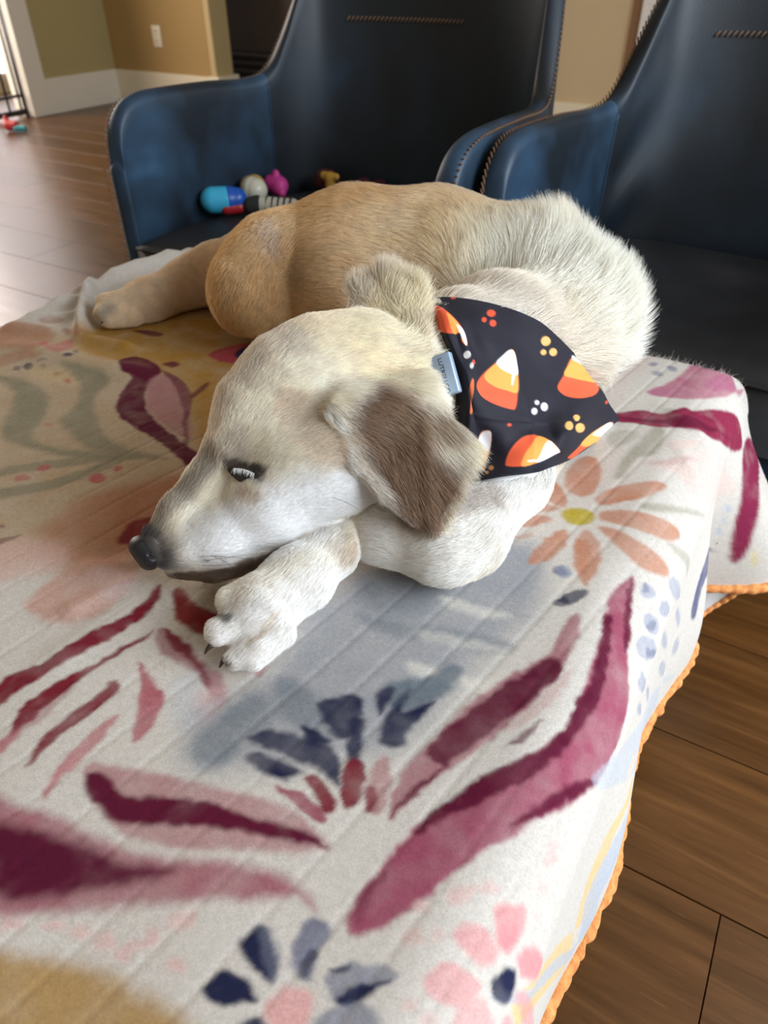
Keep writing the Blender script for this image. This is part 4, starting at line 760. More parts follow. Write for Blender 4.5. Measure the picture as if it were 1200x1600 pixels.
DOG = [
('c', (-0.2181, 0.751, 0.4718), (-0.2875, 0.7756, 0.4868), 0.0629, 0.0805, 0.035, 'body', 0.02, (-0.924, 0.327, 0.2), 0),
('c', (-0.2875, 0.7756, 0.4868), (-0.3822, 0.7806, 0.4932), 0.0805, 0.0841, 0.035, 'body', 0.02, (-0.996, 0.052, 0.067), 0),
('c', (-0.3822, 0.7806, 0.4932), (-0.4764, 0.755, 0.4883), 0.0841, 0.0847, 0.035, 'body', 0.02, (-0.964, -0.261, -0.051), 0),
('c', (-0.4764, 0.755, 0.4883), (-0.5631, 0.7104, 0.4784), 0.0847, 0.0695, 0.035, 'body', 0.02, (-0.884, -0.456, -0.101), 0),
('c', (-0.3563, 0.7447, 0.5051), (-0.4478, 0.709, 0.492), 0.0519, 0.0531, 0.05, 'body', 0.02, (-0.923, -0.36, -0.132), 0),
('c', (-0.5488, 0.7024, 0.5009), (-0.5704, 0.6691, 0.47), 0.0519, 0.0577, 0.022, 'body', 0.014, (-0.047, -0.685, -0.727), 0),
('c', (-0.6333, 0.7387, 0.4656), (-0.6999, 0.741, 0.4461), 0.0514, 0.0375, 0.02, 'leg', 0.009, (-0.959, 0.033, -0.282), 0),
('c', (-0.6999, 0.741, 0.4461), (-0.7308, 0.7205, 0.4351), 0.0375, 0.0305, 0.02, 'leg', 0.009, (-0.799, -0.531, -0.283), 0),
('c', (-0.7308, 0.7205, 0.4351), (-0.7592, 0.6611, 0.4202), 0.0305, 0.029, 0.02, 'leg', 0.009, (-0.421, -0.88, -0.221), 0),
('c', (-0.7592, 0.6611, 0.4202), (-0.7769, 0.6275, 0.4156), 0.029, 0.0234, 0.015, 'leg', 0.007, (-0.464, -0.878, -0.119), 0),
('c', (-0.7759, 0.6408, 0.4247), (-0.7927, 0.6186, 0.4272), 0.0157, 0.0129, 0.006, 'paw', 0.005, (-0.601, -0.794, 0.089), 0),
('c', (-0.7705, 0.6281, 0.4186), (-0.7841, 0.6049, 0.4195), 0.0156, 0.0128, 0.006, 'paw', 0.005, (-0.505, -0.863, 0.036), 0),
('c', (-0.758, 0.6259, 0.413), (-0.7732, 0.6029, 0.4136), 0.0155, 0.0119, 0.006, 'paw', 0.005, (-0.551, -0.834, 0.024), 0),
('c', (-0.218, 0.7391, 0.4748), (-0.236, 0.6167, 0.4971), 0.0564, 0.0525, 0.03, 'neck', 0.03, (0.154, 0.976, -0.152), 0),
('c', (-0.236, 0.6167, 0.4971), (-0.2459, 0.5361, 0.5118), 0.0525, 0.0446, 0.03, 'neck', 0.03, (0.154, 0.976, -0.152), 0),
('c', (-0.2459, 0.5361, 0.5118), (-0.2633, 0.4792, 0.5169), 0.0446, 0.0389, 0.03, 'neck', 0.03, (0.154, 0.976, -0.152), 0),
('c', (-0.2093, 0.5471, 0.468), (-0.1977, 0.6637, 0.4514), 0.0365, 0.0492, 0.03, 'neck', 0.025, (0.37, 0.804, -0.466), 0),
('c', (-0.1727, 0.6095, 0.4404), (-0.1592, 0.4943, 0.4389), 0.0403, 0.0289, 0.018, 'leg', 0.0095, (0.117, -0.993, -0.012), 1),
('c', (-0.1592, 0.4943, 0.4389), (-0.1645, 0.4128, 0.4319), 0.0289, 0.0286, 0.018, 'leg', 0.0095, (-0.065, -0.994, -0.086), 1),
('c', (-0.1645, 0.4128, 0.4319), (-0.1758, 0.392, 0.4324), 0.0286, 0.0281, 0.018, 'leg', 0.0095, (-0.477, -0.879, 0.02), 1),
('c', (-0.1758, 0.392, 0.4324), (-0.2175, 0.3838, 0.4339), 0.0281, 0.024, 0.018, 'leg', 0.0095, (-0.981, -0.193, 0.036), 1),
('c', (-0.2175, 0.3838, 0.4339), (-0.2369, 0.3813, 0.4323), 0.024, 0.0228, 0.018, 'leg', 0.0095, (-0.988, -0.127, -0.082), 1),
('c', (-0.2532, 0.4081, 0.4318), (-0.2492, 0.3474, 0.4319), 0.0216, 0.0206, 0.01, 'leg', 0.008, (0.065, -0.998, 0.001), 2),
('c', (-0.2492, 0.3474, 0.4319), (-0.254, 0.3096, 0.4273), 0.0206, 0.0237, 0.01, 'leg', 0.008, (-0.125, -0.985, -0.118), 2),
('c', (-0.254, 0.3096, 0.4273), (-0.2595, 0.2727, 0.4257), 0.0237, 0.025, 0.01, 'leg', 0.008, (-0.147, -0.988, -0.044), 2),
('c', (-0.2632, 0.2761, 0.4351), (-0.2769, 0.2623, 0.4336), 0.0138, 0.0115, 0.005, 'paw', 0.0055, (-0.704, -0.706, -0.077), 2),
('c', (-0.2597, 0.2587, 0.4283), (-0.2722, 0.241, 0.4249), 0.0136, 0.0103, 0.005, 'paw', 0.0055, (-0.57, -0.807, -0.156), 2),
('c', (-0.2482, 0.2517, 0.418), (-0.255, 0.2356, 0.4119), 0.0122, 0.0085, 0.005, 'paw', 0.0055, (-0.367, -0.869, -0.33), 2),
('c', (-0.2417, 0.2635, 0.4204), (-0.2461, 0.2429, 0.4118), 0.0136, 0.0099, 0.005, 'paw', 0.0055, (-0.195, -0.906, -0.376), 2),
('c', (-0.3671, 0.2754, 0.4428), (-0.3578, 0.2998, 0.4557), 0.0084, 0.0125, 0.016, 'head', 0.008, (0.32, 0.838, 0.442), 0),
('c', (-0.3578, 0.2998, 0.4557), (-0.3498, 0.3257, 0.4694), 0.0125, 0.0156, 0.016, 'head', 0.008, (0.263, 0.852, 0.452), 0),
('c', (-0.3498, 0.3257, 0.4694), (-0.3402, 0.3563, 0.4889), 0.0156, 0.0234, 0.016, 'head', 0.008, (0.256, 0.815, 0.52), 0),
('c', (-0.3402, 0.3563, 0.4889), (-0.3391, 0.3816, 0.5114), 0.0234, 0.0301, 0.016, 'head', 0.008, (0.032, 0.748, 0.663), 0),
('c', (-0.3391, 0.3816, 0.5114), (-0.3265, 0.4077, 0.5256), 0.0301, 0.0375, 0.016, 'head', 0.008, (0.391, 0.808, 0.441), 0),
('c', (-0.3265, 0.4077, 0.5256), (-0.3103, 0.4318, 0.5305), 0.0375, 0.0416, 0.016, 'head', 0.008, (0.55, 0.819, 0.165), 0),
('c', (-0.3103, 0.4318, 0.5305), (-0.2903, 0.4567, 0.5305), 0.0416, 0.0402, 0.016, 'head', 0.008, (0.628, 0.779, 0.0), 0),
('c', (-0.2903, 0.4567, 0.5305), (-0.2639, 0.4726, 0.5149), 0.0402, 0.0312, 0.016, 'head', 0.008, (0.764, 0.462, -0.451), 0),
('c', (-0.3547, 0.2738, 0.4331), (-0.3388, 0.2877, 0.4381), 0.0109, 0.0158, 0.014, 'muzzle', 0.0055, (0.734, 0.638, 0.233), 0),
('c', (-0.3388, 0.2877, 0.4381), (-0.3209, 0.3036, 0.4426), 0.0158, 0.0208, 0.014, 'muzzle', 0.0055, (0.736, 0.652, 0.181), 0),
('c', (-0.3209, 0.3036, 0.4426), (-0.2965, 0.3385, 0.4606), 0.0208, 0.0279, 0.014, 'muzzle', 0.0055, (0.527, 0.755, 0.39), 0),
('c', (-0.2965, 0.3385, 0.4606), (-0.2679, 0.3776, 0.4773), 0.0279, 0.0331, 0.014, 'muzzle', 0.0055, (0.558, 0.763, 0.326), 0),
('c', (-0.2679, 0.3776, 0.4773), (-0.2451, 0.4212, 0.4817), 0.0331, 0.0362, 0.014, 'muzzle', 0.0055, (0.461, 0.883, 0.088), 0),
('c', (-0.2924, 0.3726, 0.4876), (-0.259, 0.4049, 0.4953), 0.0351, 0.0374, 0.02, 'head', 0.01, (0.709, 0.686, 0.164), 0),
('c', (-0.3324, 0.346, 0.4937), (-0.308, 0.3626, 0.5029), 0.0119, 0.0148, 0.014, 'head', 0.007, (0.789, 0.538, 0.298), 0),
('c', (-0.3127, 0.3349, 0.4686), (-0.2853, 0.353, 0.4776), 0.0129, 0.0168, 0.016, 'muzzle', 0.006, (0.803, 0.534, 0.264), 0),
('c', (-0.3487, 0.277, 0.4213), (-0.3255, 0.2945, 0.4209), 0.0095, 0.0146, 0.003, 'jaw', 0.004, (0.798, 0.602, -0.015), 0),
('c', (-0.3255, 0.2945, 0.4209), (-0.3015, 0.3174, 0.4275), 0.0146, 0.0166, 0.003, 'jaw', 0.004, (0.71, 0.676, 0.195), 0),
('c', (-0.3015, 0.3174, 0.4275), (-0.2715, 0.3552, 0.4419), 0.0166, 0.0193, 0.003, 'jaw', 0.004, (0.596, 0.751, 0.285), 0),
('t', (-0.2684, 0.387, 0.5303), (-0.2217, 0.4289, 0.5385), (-0.1792, 0.3713, 0.4717), 0.0035, 0.006, 'ear', 0.014, (0.71, -0.294, -0.64), 0),
('t', (-0.2217, 0.4289, 0.5385), (-0.1775, 0.4278, 0.5088), (-0.1792, 0.3713, 0.4717), 0.0035, 0.004, 'ear', 0.022, (0.807, -0.135, -0.576), 0),
('t', (-0.2684, 0.387, 0.5303), (-0.2189, 0.3666, 0.4856), (-0.1792, 0.3713, 0.4717), 0.0035, 0.004, 'ear', 0.01, (0.71, -0.294, -0.64), 0),
('c', (-0.2677, 0.3824, 0.5296), (-0.2419, 0.3668, 0.5039), 0.0038, 0.0042, 0.005, 'ear', 0.01, (0.652, -0.392, -0.649), 0),
('c', (-0.2419, 0.3668, 0.5039), (-0.1912, 0.3658, 0.4743), 0.0042, 0.0033, 0.005, 'ear', 0.012, (0.863, -0.017, -0.505), 0),
('c', (-0.2668, 0.4001, 0.5243), (-0.2258, 0.4374, 0.5262), 0.0166, 0.0199, 0.012, 'earbase', 0.016, (0.832, 0.527, -0.172), 0),
('t', (-0.3092, 0.4776, 0.5463), (-0.3158, 0.5017, 0.5724), (-0.2456, 0.4864, 0.5444), 0.006, 0.012, 'farear', 0.017, (-0.686, 0.306, 0.66), 0),
('t', (-0.3158, 0.5017, 0.5724), (-0.2995, 0.5147, 0.5811), (-0.2456, 0.4864, 0.5444), 0.006, 0.008, 'farear', 0.02, (-0.386, 0.511, 0.768), 0),
('t', (-0.2995, 0.5147, 0.5811), (-0.2683, 0.5139, 0.5731), (-0.2456, 0.4864, 0.5444), 0.006, 0.008, 'farear', 0.024, (0.093, 0.638, 0.764), 0),
('c', (-0.3011, 0.4748, 0.5446), (-0.2503, 0.4823, 0.5364), 0.0107, 0.0137, 0.02, 'earbase', 0.016, (-0.362, 0.621, 0.695), 0)]
FUR_AND_SHADE = [  # coat colours, plus some shade painted into jaw, mouth line and foreleg
((-0.5325, 0.6504, 0.5174), (-0.4271, 0.6779, 0.5449), 0.1335, (0.74, 0.48, 0.19), 0.95, 0.6),
((-0.4238, 0.6723, 0.5366), (-0.3394, 0.7055, 0.5548), 0.0867, (0.82, 0.6, 0.31), 0.85, 0.9),
((-0.5382, 0.629, 0.4894), (-0.5339, 0.6297, 0.4549), 0.0527, (0.72, 0.47, 0.19), 0.6, 0.8),
((-0.5438, 0.6826, 0.5506), (-0.5303, 0.6689, 0.5381), 0.0163, (0.78, 0.64, 0.5), 0.7, 0.8),
((-0.4819, 0.6544, 0.5104), (-0.4637, 0.6122, 0.4763), 0.0187, (0.5, 0.31, 0.13), 0.6, 0.9),
((-0.3868, 0.7203, 0.5708), (-0.3906, 0.6853, 0.5101), 0.0156, (0.52, 0.33, 0.15), 0.35, 1.0),
((-0.6757, 0.7133, 0.4485), (-0.7685, 0.6122, 0.429), 0.0643, (0.72, 0.52, 0.3), 0.95, 0.5),
((-0.7304, 0.6561, 0.4303), (-0.7701, 0.6072, 0.4261), 0.0359, (0.8, 0.65, 0.44), 0.85, 0.8),
((-0.7717, 0.6057, 0.4271), (-0.7753, 0.5966, 0.4226), 0.011, (0.25, 0.2, 0.16), 0.5, 1.0),
((-0.3599, 0.7006, 0.5528), (-0.2834, 0.7144, 0.548), 0.0818, (0.93, 0.78, 0.54), 0.9, 0.9),
((-0.2358, 0.7047, 0.5392), (-0.1542, 0.7537, 0.4905), 0.0836, (0.97, 0.93, 0.83), 1.0, 0.8),
((-0.1861, 0.5421, 0.5027), (-0.1471, 0.4589, 0.4587), 0.0647, (0.93, 0.91, 0.87), 0.95, 0.5),
((-0.1548, 0.3798, 0.4525), (-0.2334, 0.3614, 0.4453), 0.039, (0.93, 0.9, 0.85), 0.95, 0.4),
((-0.2243, 0.3755, 0.4583), (-0.223, 0.3586, 0.442), 0.0148, (0.55, 0.42, 0.28), 0.6, 0.9),
((-0.1973, 0.3778, 0.4581), (-0.1785, 0.3939, 0.4638), 0.0127, (0.6, 0.48, 0.36), 0.55, 0.9),
((-0.1559, 0.4398, 0.4611), (-0.1689, 0.4076, 0.4646), 0.013, (0.5, 0.41, 0.33), 0.6, 0.9),  # tan on the upper foreleg, darkened with painted shade
((-0.2388, 0.3707, 0.4558), (-0.2654, 0.2355, 0.4241), 0.0448, (0.94, 0.91, 0.87), 1.0, 0.3),
((-0.2426, 0.3623, 0.4506), (-0.2313, 0.3441, 0.4427), 0.0128, (0.66, 0.52, 0.34), 0.6, 0.9),
((-0.2439, 0.2433, 0.4221), (-0.2409, 0.2648, 0.4359), 0.0031, (0.5, 0.36, 0.2), 0.6, 0.9),
((-0.2594, 0.2824, 0.4494), (-0.2684, 0.2681, 0.4475), 0.0082, (0.62, 0.54, 0.44), 0.5, 0.9),
((-0.2744, 0.2469, 0.4344), (-0.265, 0.2485, 0.4366), 0.004, (0.06, 0.04, 0.03), 0.95, 0.6),
((-0.2722, 0.226, 0.4294), (-0.2653, 0.2263, 0.4252), 0.0039, (0.05, 0.04, 0.035), 0.9, 0.6),
((-0.2568, 0.2218, 0.4229), (-0.2548, 0.2287, 0.4131), 0.0031, (0.22, 0.15, 0.09), 0.85, 0.6),
((-0.3333, 0.2863, 0.4574), (-0.2382, 0.4094, 0.5389), 0.0718, (0.95, 0.89, 0.77), 1.0, 0.4),
((-0.315, 0.2857, 0.4531), (-0.2404, 0.3562, 0.4831), 0.0295, (0.95, 0.94, 0.93), 1.0, 0.7),
((-0.3014, 0.4387, 0.5746), (-0.2573, 0.4421, 0.5516), 0.0348, (0.93, 0.82, 0.6), 0.8, 0.7),
((-0.368, 0.2743, 0.4503), (-0.3447, 0.3297, 0.4965), 0.0108, (0.36, 0.29, 0.21), 0.85, 0.8),
((-0.354, 0.3378, 0.5018), (-0.3549, 0.3599, 0.5301), 0.0109, (0.7, 0.57, 0.41), 0.4, 0.9),
((-0.3309, 0.3395, 0.5083), (-0.3229, 0.3355, 0.4987), 0.0092, (0.5, 0.42, 0.34), 0.5, 1.0),
((-0.2989, 0.3743, 0.5278), (-0.2636, 0.3596, 0.5132), 0.0171, (0.66, 0.52, 0.36), 0.6, 0.9),
((-0.2575, 0.3675, 0.5163), (-0.2465, 0.3629, 0.5058), 0.0103, (0.66, 0.52, 0.36), 0.5, 0.9),
((-0.3275, 0.3311, 0.4904), (-0.2973, 0.3296, 0.4919), 0.0055, (0.03, 0.018, 0.014), 0.98, 0.5),
((-0.329, 0.3315, 0.4949), (-0.3231, 0.3323, 0.4888), 0.0068, (0.22, 0.15, 0.11), 0.7, 0.9),
((-0.309, 0.3198, 0.4821), (-0.2976, 0.319, 0.4821), 0.0067, (0.58, 0.42, 0.26), 0.5, 1.0),
((-0.366, 0.2676, 0.4432), (-0.3534, 0.2654, 0.4375), 0.0136, (0.045, 0.04, 0.04), 0.97, 0.6),
((-0.3481, 0.2735, 0.4479), (-0.3385, 0.2694, 0.4372), 0.0097, (0.42, 0.39, 0.39), 0.55, 1.0),
((-0.3366, 0.273, 0.4173), (-0.2934, 0.307, 0.4271), 0.0119, (0.22, 0.13, 0.07), 0.95, 0.5),  # lower jaw: tan fur with the shade below the muzzle painted in
((-0.2934, 0.307, 0.4271), (-0.2602, 0.3477, 0.4426), 0.009, (0.24, 0.15, 0.085), 0.95, 0.5),
((-0.3297, 0.2736, 0.4215), (-0.2835, 0.3113, 0.4335), 0.0025, (0.1, 0.06, 0.04), 0.3, 0.8),
((-0.3455, 0.2755, 0.4501), (-0.3441, 0.2754, 0.4507), 0.0015, (0.06, 0.05, 0.05), 0.9, 0.4),
((-0.334, 0.2712, 0.4411), (-0.3332, 0.2716, 0.4411), 0.0015, (0.06, 0.05, 0.05), 0.9, 0.4),
((-0.3349, 0.2708, 0.4332), (-0.334, 0.2713, 0.4332), 0.0016, (0.06, 0.05, 0.05), 0.9, 0.4),
((-0.3265, 0.2745, 0.4368), (-0.3257, 0.275, 0.4368), 0.0015, (0.06, 0.05, 0.05), 0.9, 0.4),
((-0.328, 0.2748, 0.4429), (-0.3272, 0.2753, 0.4429), 0.0015, (0.06, 0.05, 0.05), 0.9, 0.4),
((-0.353, 0.2802, 0.4536), (-0.3522, 0.2806, 0.4536), 0.0016, (0.06, 0.05, 0.05), 0.9, 0.4),
((-0.319, 0.2788, 0.44), (-0.3182, 0.2793, 0.44), 0.0015, (0.06, 0.05, 0.05), 0.9, 0.4),
((-0.3543, 0.2659, 0.4208), (-0.3192, 0.283, 0.4188), 0.003, (0.13, 0.085, 0.05), 0.75, 0.7),  # mouth line: shade between lip and foreleg painted as dark brown
((-0.3192, 0.283, 0.4188), (-0.2922, 0.3064, 0.4321), 0.003, (0.13, 0.085, 0.05), 0.75, 0.7),
((-0.2922, 0.3064, 0.4321), (-0.2638, 0.3361, 0.4482), 0.0029, (0.13, 0.085, 0.05), 0.75, 0.7),
((-0.2638, 0.3361, 0.4482), (-0.2423, 0.3685, 0.4508), 0.003, (0.13, 0.085, 0.05), 0.75, 0.7),
((-0.2368, 0.3973, 0.5262), (-0.1861, 0.3806, 0.4848), 0.0256, (0.27, 0.14, 0.068), 0.97, 0.45),
((-0.2312, 0.4067, 0.5314), (-0.2009, 0.4215, 0.5218), 0.0134, (0.38, 0.24, 0.13), 0.8, 0.8),
((-0.2533, 0.3743, 0.5195), (-0.2229, 0.3642, 0.4904), 0.0057, (0.6, 0.48, 0.33), 0.55, 0.9),
((-0.2688, 0.3817, 0.5329), (-0.2413, 0.3633, 0.5045), 0.0042, (0.88, 0.86, 0.82), 0.9, 0.7),
((-0.1773, 0.4353, 0.5105), (-0.1732, 0.3855, 0.4625), 0.0116, (0.93, 0.86, 0.68), 1.0, 0.5),
((-0.2791, 0.4594, 0.5718), (-0.2679, 0.5021, 0.5696), 0.0309, (0.88, 0.8, 0.6), 0.9, 0.6)]
RUFF = [((-0.2317, 0.5969, 0.4725), (-0.2043, 0.7287, 0.5032), 0.1184, 0.055), ((-0.2472, 0.5419, 0.4865), (-0.3024, 0.7468, 0.5214), 0.0857, 0.03)]
def surface_nets(Fv, org, h):
    nx, ny, nz = Fv.shape
    ins = Fv < 0
    cnt = np.zeros((nx - 1, ny - 1, nz - 1), np.int8)
    sl = lambda o: (slice(o[0], o[0] + nx - 1), slice(o[1], o[1] + ny - 1), slice(o[2], o[2] + nz - 1))
    cor = [(i, j, k) for i in (0, 1) for j in (0, 1) for k in (0, 1)]
    for o in cor: cnt += ins[sl(o)]
    act = np.argwhere((cnt > 0) & (cnt < 8)); n = len(act)
    vid = np.full(cnt.shape, -1, np.int32); vid[tuple(act.T)] = np.arange(n)
    acc = np.zeros((n, 3)); num = np.zeros(n)
    for a in cor:
        for ax in range(3):
            if a[ax]: continue
            b = list(a); b[ax] = 1
            fa = Fv[tuple((act + a).T)]; fb = Fv[tuple((act + b).T)]
            m = (fa < 0) != (fb < 0)
            t = np.where(m, fa / np.where(m, fa - fb, 1), 0)
            pos = np.tile(np.array(a, float), (n, 1)); pos[:, ax] += t
            acc += pos * m[:, None]; num += m
    V = org + h * (act + acc / num[:, None])
    Q = []
    for ax in range(3):
        o = [0, 0, 0]; o[ax] = 1
        A = ins[:nx - o[0], :ny - o[1], :nz - o[2]]; B = ins[o[0]:, o[1]:, o[2]:]
        e = np.argwhere(A != B); u, w = (ax + 1) % 3, (ax + 2) % 3
        e = e[(e[:, u] > 0) & (e[:, w] > 0) & (e[:, u] < Fv.shape[u] - 1) & (e[:, w] < Fv.shape[w] - 1)]
        fl = A[tuple(e.T)]
        def at(du, dw):
            q = e.copy(); q[:, u] += du; q[:, w] += dw; return vid[tuple(q.T)]
        q = np.stack([at(-1, -1), at(0, -1), at(0, 0), at(-1, 0)], -1)
        q[~fl] = q[~fl][:, ::-1]; Q.append(q)
    return V, np.vstack(Q)
def grid_sdf(prims, h, pad=0.012):
    P = np.vstack([np.vstack([prim_pts(q) - prim_r(q), prim_pts(q) + prim_r(q)]) for q in prims])
    lo = P.min(0) - pad; n = np.ceil((P.max(0) + pad - lo) / h).astype(int) + 1
    Fs = {}
    ax = [lo[k] + h * np.arange(n[k]) for k in range(3)]
    for q in prims:
        k = q[5]; pp = prim_pts(q); m = prim_r(q) + k + 0.012
        i0 = np.clip(((pp.min(0) - m - lo) / h).astype(int), 0, n); i1 = np.clip(((pp.max(0) + m - lo) / h).astype(int) + 2, 0, n)
        g = np.stack(np.meshgrid(*[ax[k_][i0[k_]:i1[k_]] for k_ in range(3)], indexing='ij'), -1)
        Fv = Fs.setdefault(q[9], np.full(tuple(n), 0.2, np.float32))
        v = sd_prim(g.reshape(-1, 3), q).reshape(g.shape[:3]); s = tuple(slice(a, b) for a, b in zip(i0, i1))
        Fv[s] = smin(Fv[s], v, k)
    out = None
    for g in sorted(Fs): out = Fs[g] if out is None else smin(out, Fs[g], 0.0035)
    return out, lo
GRID = 0.0026
Fv, org_ = grid_sdf(DOG, GRID)
dv, dq = surface_nets(Fv, org_, GRID); del Fv
# rest on the blanket
bx_, by_, bz_ = blanket_xyz(dv[:, 0], dv[:, 1])
floor_z = np.where((dv[:, 0] < 0.02) & (dv[:, 1] < 0.93), np.maximum(bz_, 0.38), 0.30)
dv[:, 2] = np.maximum(dv[:, 2], floor_z + 0.0015)
def paint(p, base=(0.80, 0.72, 0.60)):
    c = np.tile(np.array(base), (len(p), 1))
    wn = fbm(p * 90, 31, 2)[:, None]; wp = p + (np.concatenate([fbm(p * 70, 41, 2)[:, None], fbm(p * 70, 43, 2)[:, None], wn], 1) - 0.5) * 0.010
    for a, b, r, colr, st, soft in FUR_AND_SHADE:
        A_, B_ = np.array(a), np.array(b); m = r * (1 + soft) + 0.006
        lo, hi = np.minimum(A_, B_) - m, np.maximum(A_, B_) + m
        s = np.nonzero(np.all((wp > lo) & (wp < hi), axis=1))[0]
        if not len(s): continue
        d = sd_cone(wp[s], A_, B_, 0, 0)
        wgt = st * (1 - sstep(r * (1 - 0.8 * min(soft, 1)), r * (1 + 0.5 * soft), d))
        c[s] += (np.array(colr) - c[s]) * wgt[:, None]
    return c
dog_me = big_mesh('dog', dv, dq)
dcol = paint(dv); set_color(dog_me, dcol * 0.85)
MS = Mat('dog_skin', rough=0.8); MS.color(MS.node('ShaderNodeAttribute', attribute_name='paint').outputs['Color'])
dog = link('dog', dog_me, MS.m); tag(dog, 'cream and white young dog lying curled on the floral blanket', 'dog')
# ------------------------------------------------------------------ bandana and collar
def cr_axis(G, n):
    """Catmull-Rom resample of a control grid along axis 0"""
    m = len(G); t = np.linspace(0, m - 1, n); i = np.minimum(t.astype(int), m - 2); f = (t - i).reshape((-1,) + (1,) * (G.ndim - 1))
    p0, p1, p2, p3 = G[np.maximum(i - 1, 0)], G[i], G[i + 1], G[np.minimum(i + 2, m - 1)]
    p0 = np.where((i == 0).reshape(f.shape), 2 * p1 - p2, p0); p3 = np.where((i + 2 > m - 1).reshape(f.shape), 2 * p2 - p1, p3)
    return 0.5 * (2 * p1 + (p2 - p0) * f + (2 * p0 - 5 * p1 + 4 * p2 - p3) * f * f + (3 * p1 - p0 - 3 * p2 + p3) * f ** 3)
def bicubic(G, nu, nv): return cr_axis(cr_axis(G, nv).swapaxes(0, 1), nu).swapaxes(0, 1)
BAND = np.array([[[-0.2755, 0.5455, 0.5493], [-0.2707, 0.5404, 0.5583], [-0.2643, 0.5371, 0.5655], [-0.2533, 0.5375, 0.5689], [-0.2409, 0.5433, 0.5686], [-0.2283, 0.558, 0.5633], [-0.2154, 0.5766, 0.5548], [-0.2005, 0.5877, 0.5478], [-0.1865, 0.601, 0.5372], [-0.1749, 0.6204, 0.5187], [-0.1627, 0.6405, 0.4974]], [[-0.2722, 0.5416, 0.5384], [-0.2625, 0.5311, 0.5503], [-0.2464, 0.5107, 0.5653], [-0.237, 0.5149, 0.5655], [-0.225, 0.5203, 0.5637], [-0.2134, 0.5337, 0.5581], [-0.2035, 0.5571, 0.5468], [-0.1911, 0.5769, 0.5346], [-0.1779, 0.596, 0.5214], [-0.1674, 0.6208, 0.5046], [-0.1564, 0.6462, 0.4867]], [[-0.2679, 0.5375, 0.5276], [-0.2536, 0.5217, 0.5423], [-0.2336, 0.4958, 0.56], [-0.2249, 0.5008, 0.5584], [-0.2143, 0.5077, 0.5543], [-0.2032, 0.5205, 0.5482], [-0.1945, 0.546, 0.5352], [-0.1831, 0.5709, 0.5196], [-0.1699, 0.5933, 0.505], [-0.1601, 0.6223, 0.4902], [-0.1504, 0.6538, 0.4751]], [[-0.2618, 0.5338, 0.5175], [-0.2424, 0.5123, 0.5346], [-0.2223, 0.4883, 0.551], [-0.2149, 0.492, 0.5479], [-0.206, 0.498, 0.5425], [-0.1954, 0.513, 0.5347], [-0.1846, 0.5357, 0.5229], [-0.1742, 0.5652, 0.5054], [-0.1628, 0.5953, 0.4885], [-0.1536, 0.628, 0.4755], [-0.1464, 0.6712, 0.4592]], [[-0.253, 0.5279, 0.5073], [-0.2307, 0.5027, 0.5255], [-0.2123, 0.483, 0.5387], [-0.2033, 0.479, 0.5383], [-0.1966, 0.4856, 0.5314], [-0.1857, 0.5009, 0.523], [-0.1744, 0.5252, 0.5105], [-0.1651, 0.559, 0.4915], [-0.1525, 0.5845, 0.4792], [-0.1434, 0.6174, 0.4696], [-0.1415, 0.6857, 0.4445]], [[-0.2388, 0.5173, 0.4981], [-0.2191, 0.4929, 0.5135], [-0.2027, 0.4742, 0.5247], [-0.1943, 0.4711, 0.5239], [-0.1877, 0.4784, 0.5173], [-0.1764, 0.4936, 0.5088], [-0.165, 0.5178, 0.4963], [-0.1557, 0.5505, 0.4778], [-0.1416, 0.5682, 0.4713], [-0.1345, 0.609, 0.4611], [-0.1354, 0.6943, 0.4316]], [[-0.2248, 0.5026, 0.4856], [-0.2094, 0.4822, 0.4972], [-0.1961, 0.467, 0.5057], [-0.1879, 0.4662, 0.505], [-0.1804, 0.4747, 0.4992], [-0.1689, 0.4902, 0.4913], [-0.1575, 0.5142, 0.4794], [-0.1441, 0.5298, 0.4718], [-0.13, 0.5421, 0.4705], [-0.1315, 0.624, 0.4395], [-0.1294, 0.703, 0.4184]], [[-0.2167, 0.4825, 0.4632], [-0.2049, 0.4689, 0.4728], [-0.1941, 0.4598, 0.4798], [-0.1855, 0.4632, 0.4794], [-0.177, 0.4745, 0.4748], [-0.1613, 0.4796, 0.4761], [-0.1463, 0.4902, 0.4749], [-0.1364, 0.5127, 0.4658], [-0.1288, 0.5481, 0.4531], [-0.1316, 0.6473, 0.4145], [-0.123, 0.7093, 0.4068]], [[-0.2102, 0.4603, 0.4375], [-0.2021, 0.4544, 0.445], [-0.1938, 0.4522, 0.4504], [-0.1787, 0.446, 0.4615], [-0.1639, 0.4464, 0.4686], [-0.1503, 0.4563, 0.4693], [-0.1376, 0.4712, 0.4678], [-0.129, 0.4926, 0.4627], [-0.1305, 0.563, 0.4302], [-0.1282, 0.6509, 0.4012], [-0.1164, 0.7149, 0.3956]]])
NB = 230
BG_ = bicubic(BAND, NB, NB)
gu = np.gradient(BG_, axis=1); gv = np.gradient(BG_, axis=0); BN = np.cross(gu, gv); BN /= np.linalg.norm(BN, axis=2)[:, :, None] + 1e-12
to_cam = np.array([0, 0, 0.8]) - BG_; flip = np.sign((BN * to_cam).sum(2)); BN *= np.where(flip == 0, 1, flip)[:, :, None]
uu, vv = np.meshgrid(np.linspace(0, 1, NB), np.linspace(0, 1, NB))
def crease(u0, v0, u1, v1, wd, h):
    dx, dy = u1 - u0, v1 - v0; t = np.clip(((uu - u0) * dx + (vv - v0) * dy) / (dx * dx + dy * dy), 0, 1)
    d = np.hypot(uu - u0 - t * dx, vv - v0 - t * dy); return h * np.exp(-(d / wd) ** 2) * (0.3 + 0.7 * np.sin(math.pi * np.clip(t, 0.05, 0.95)))
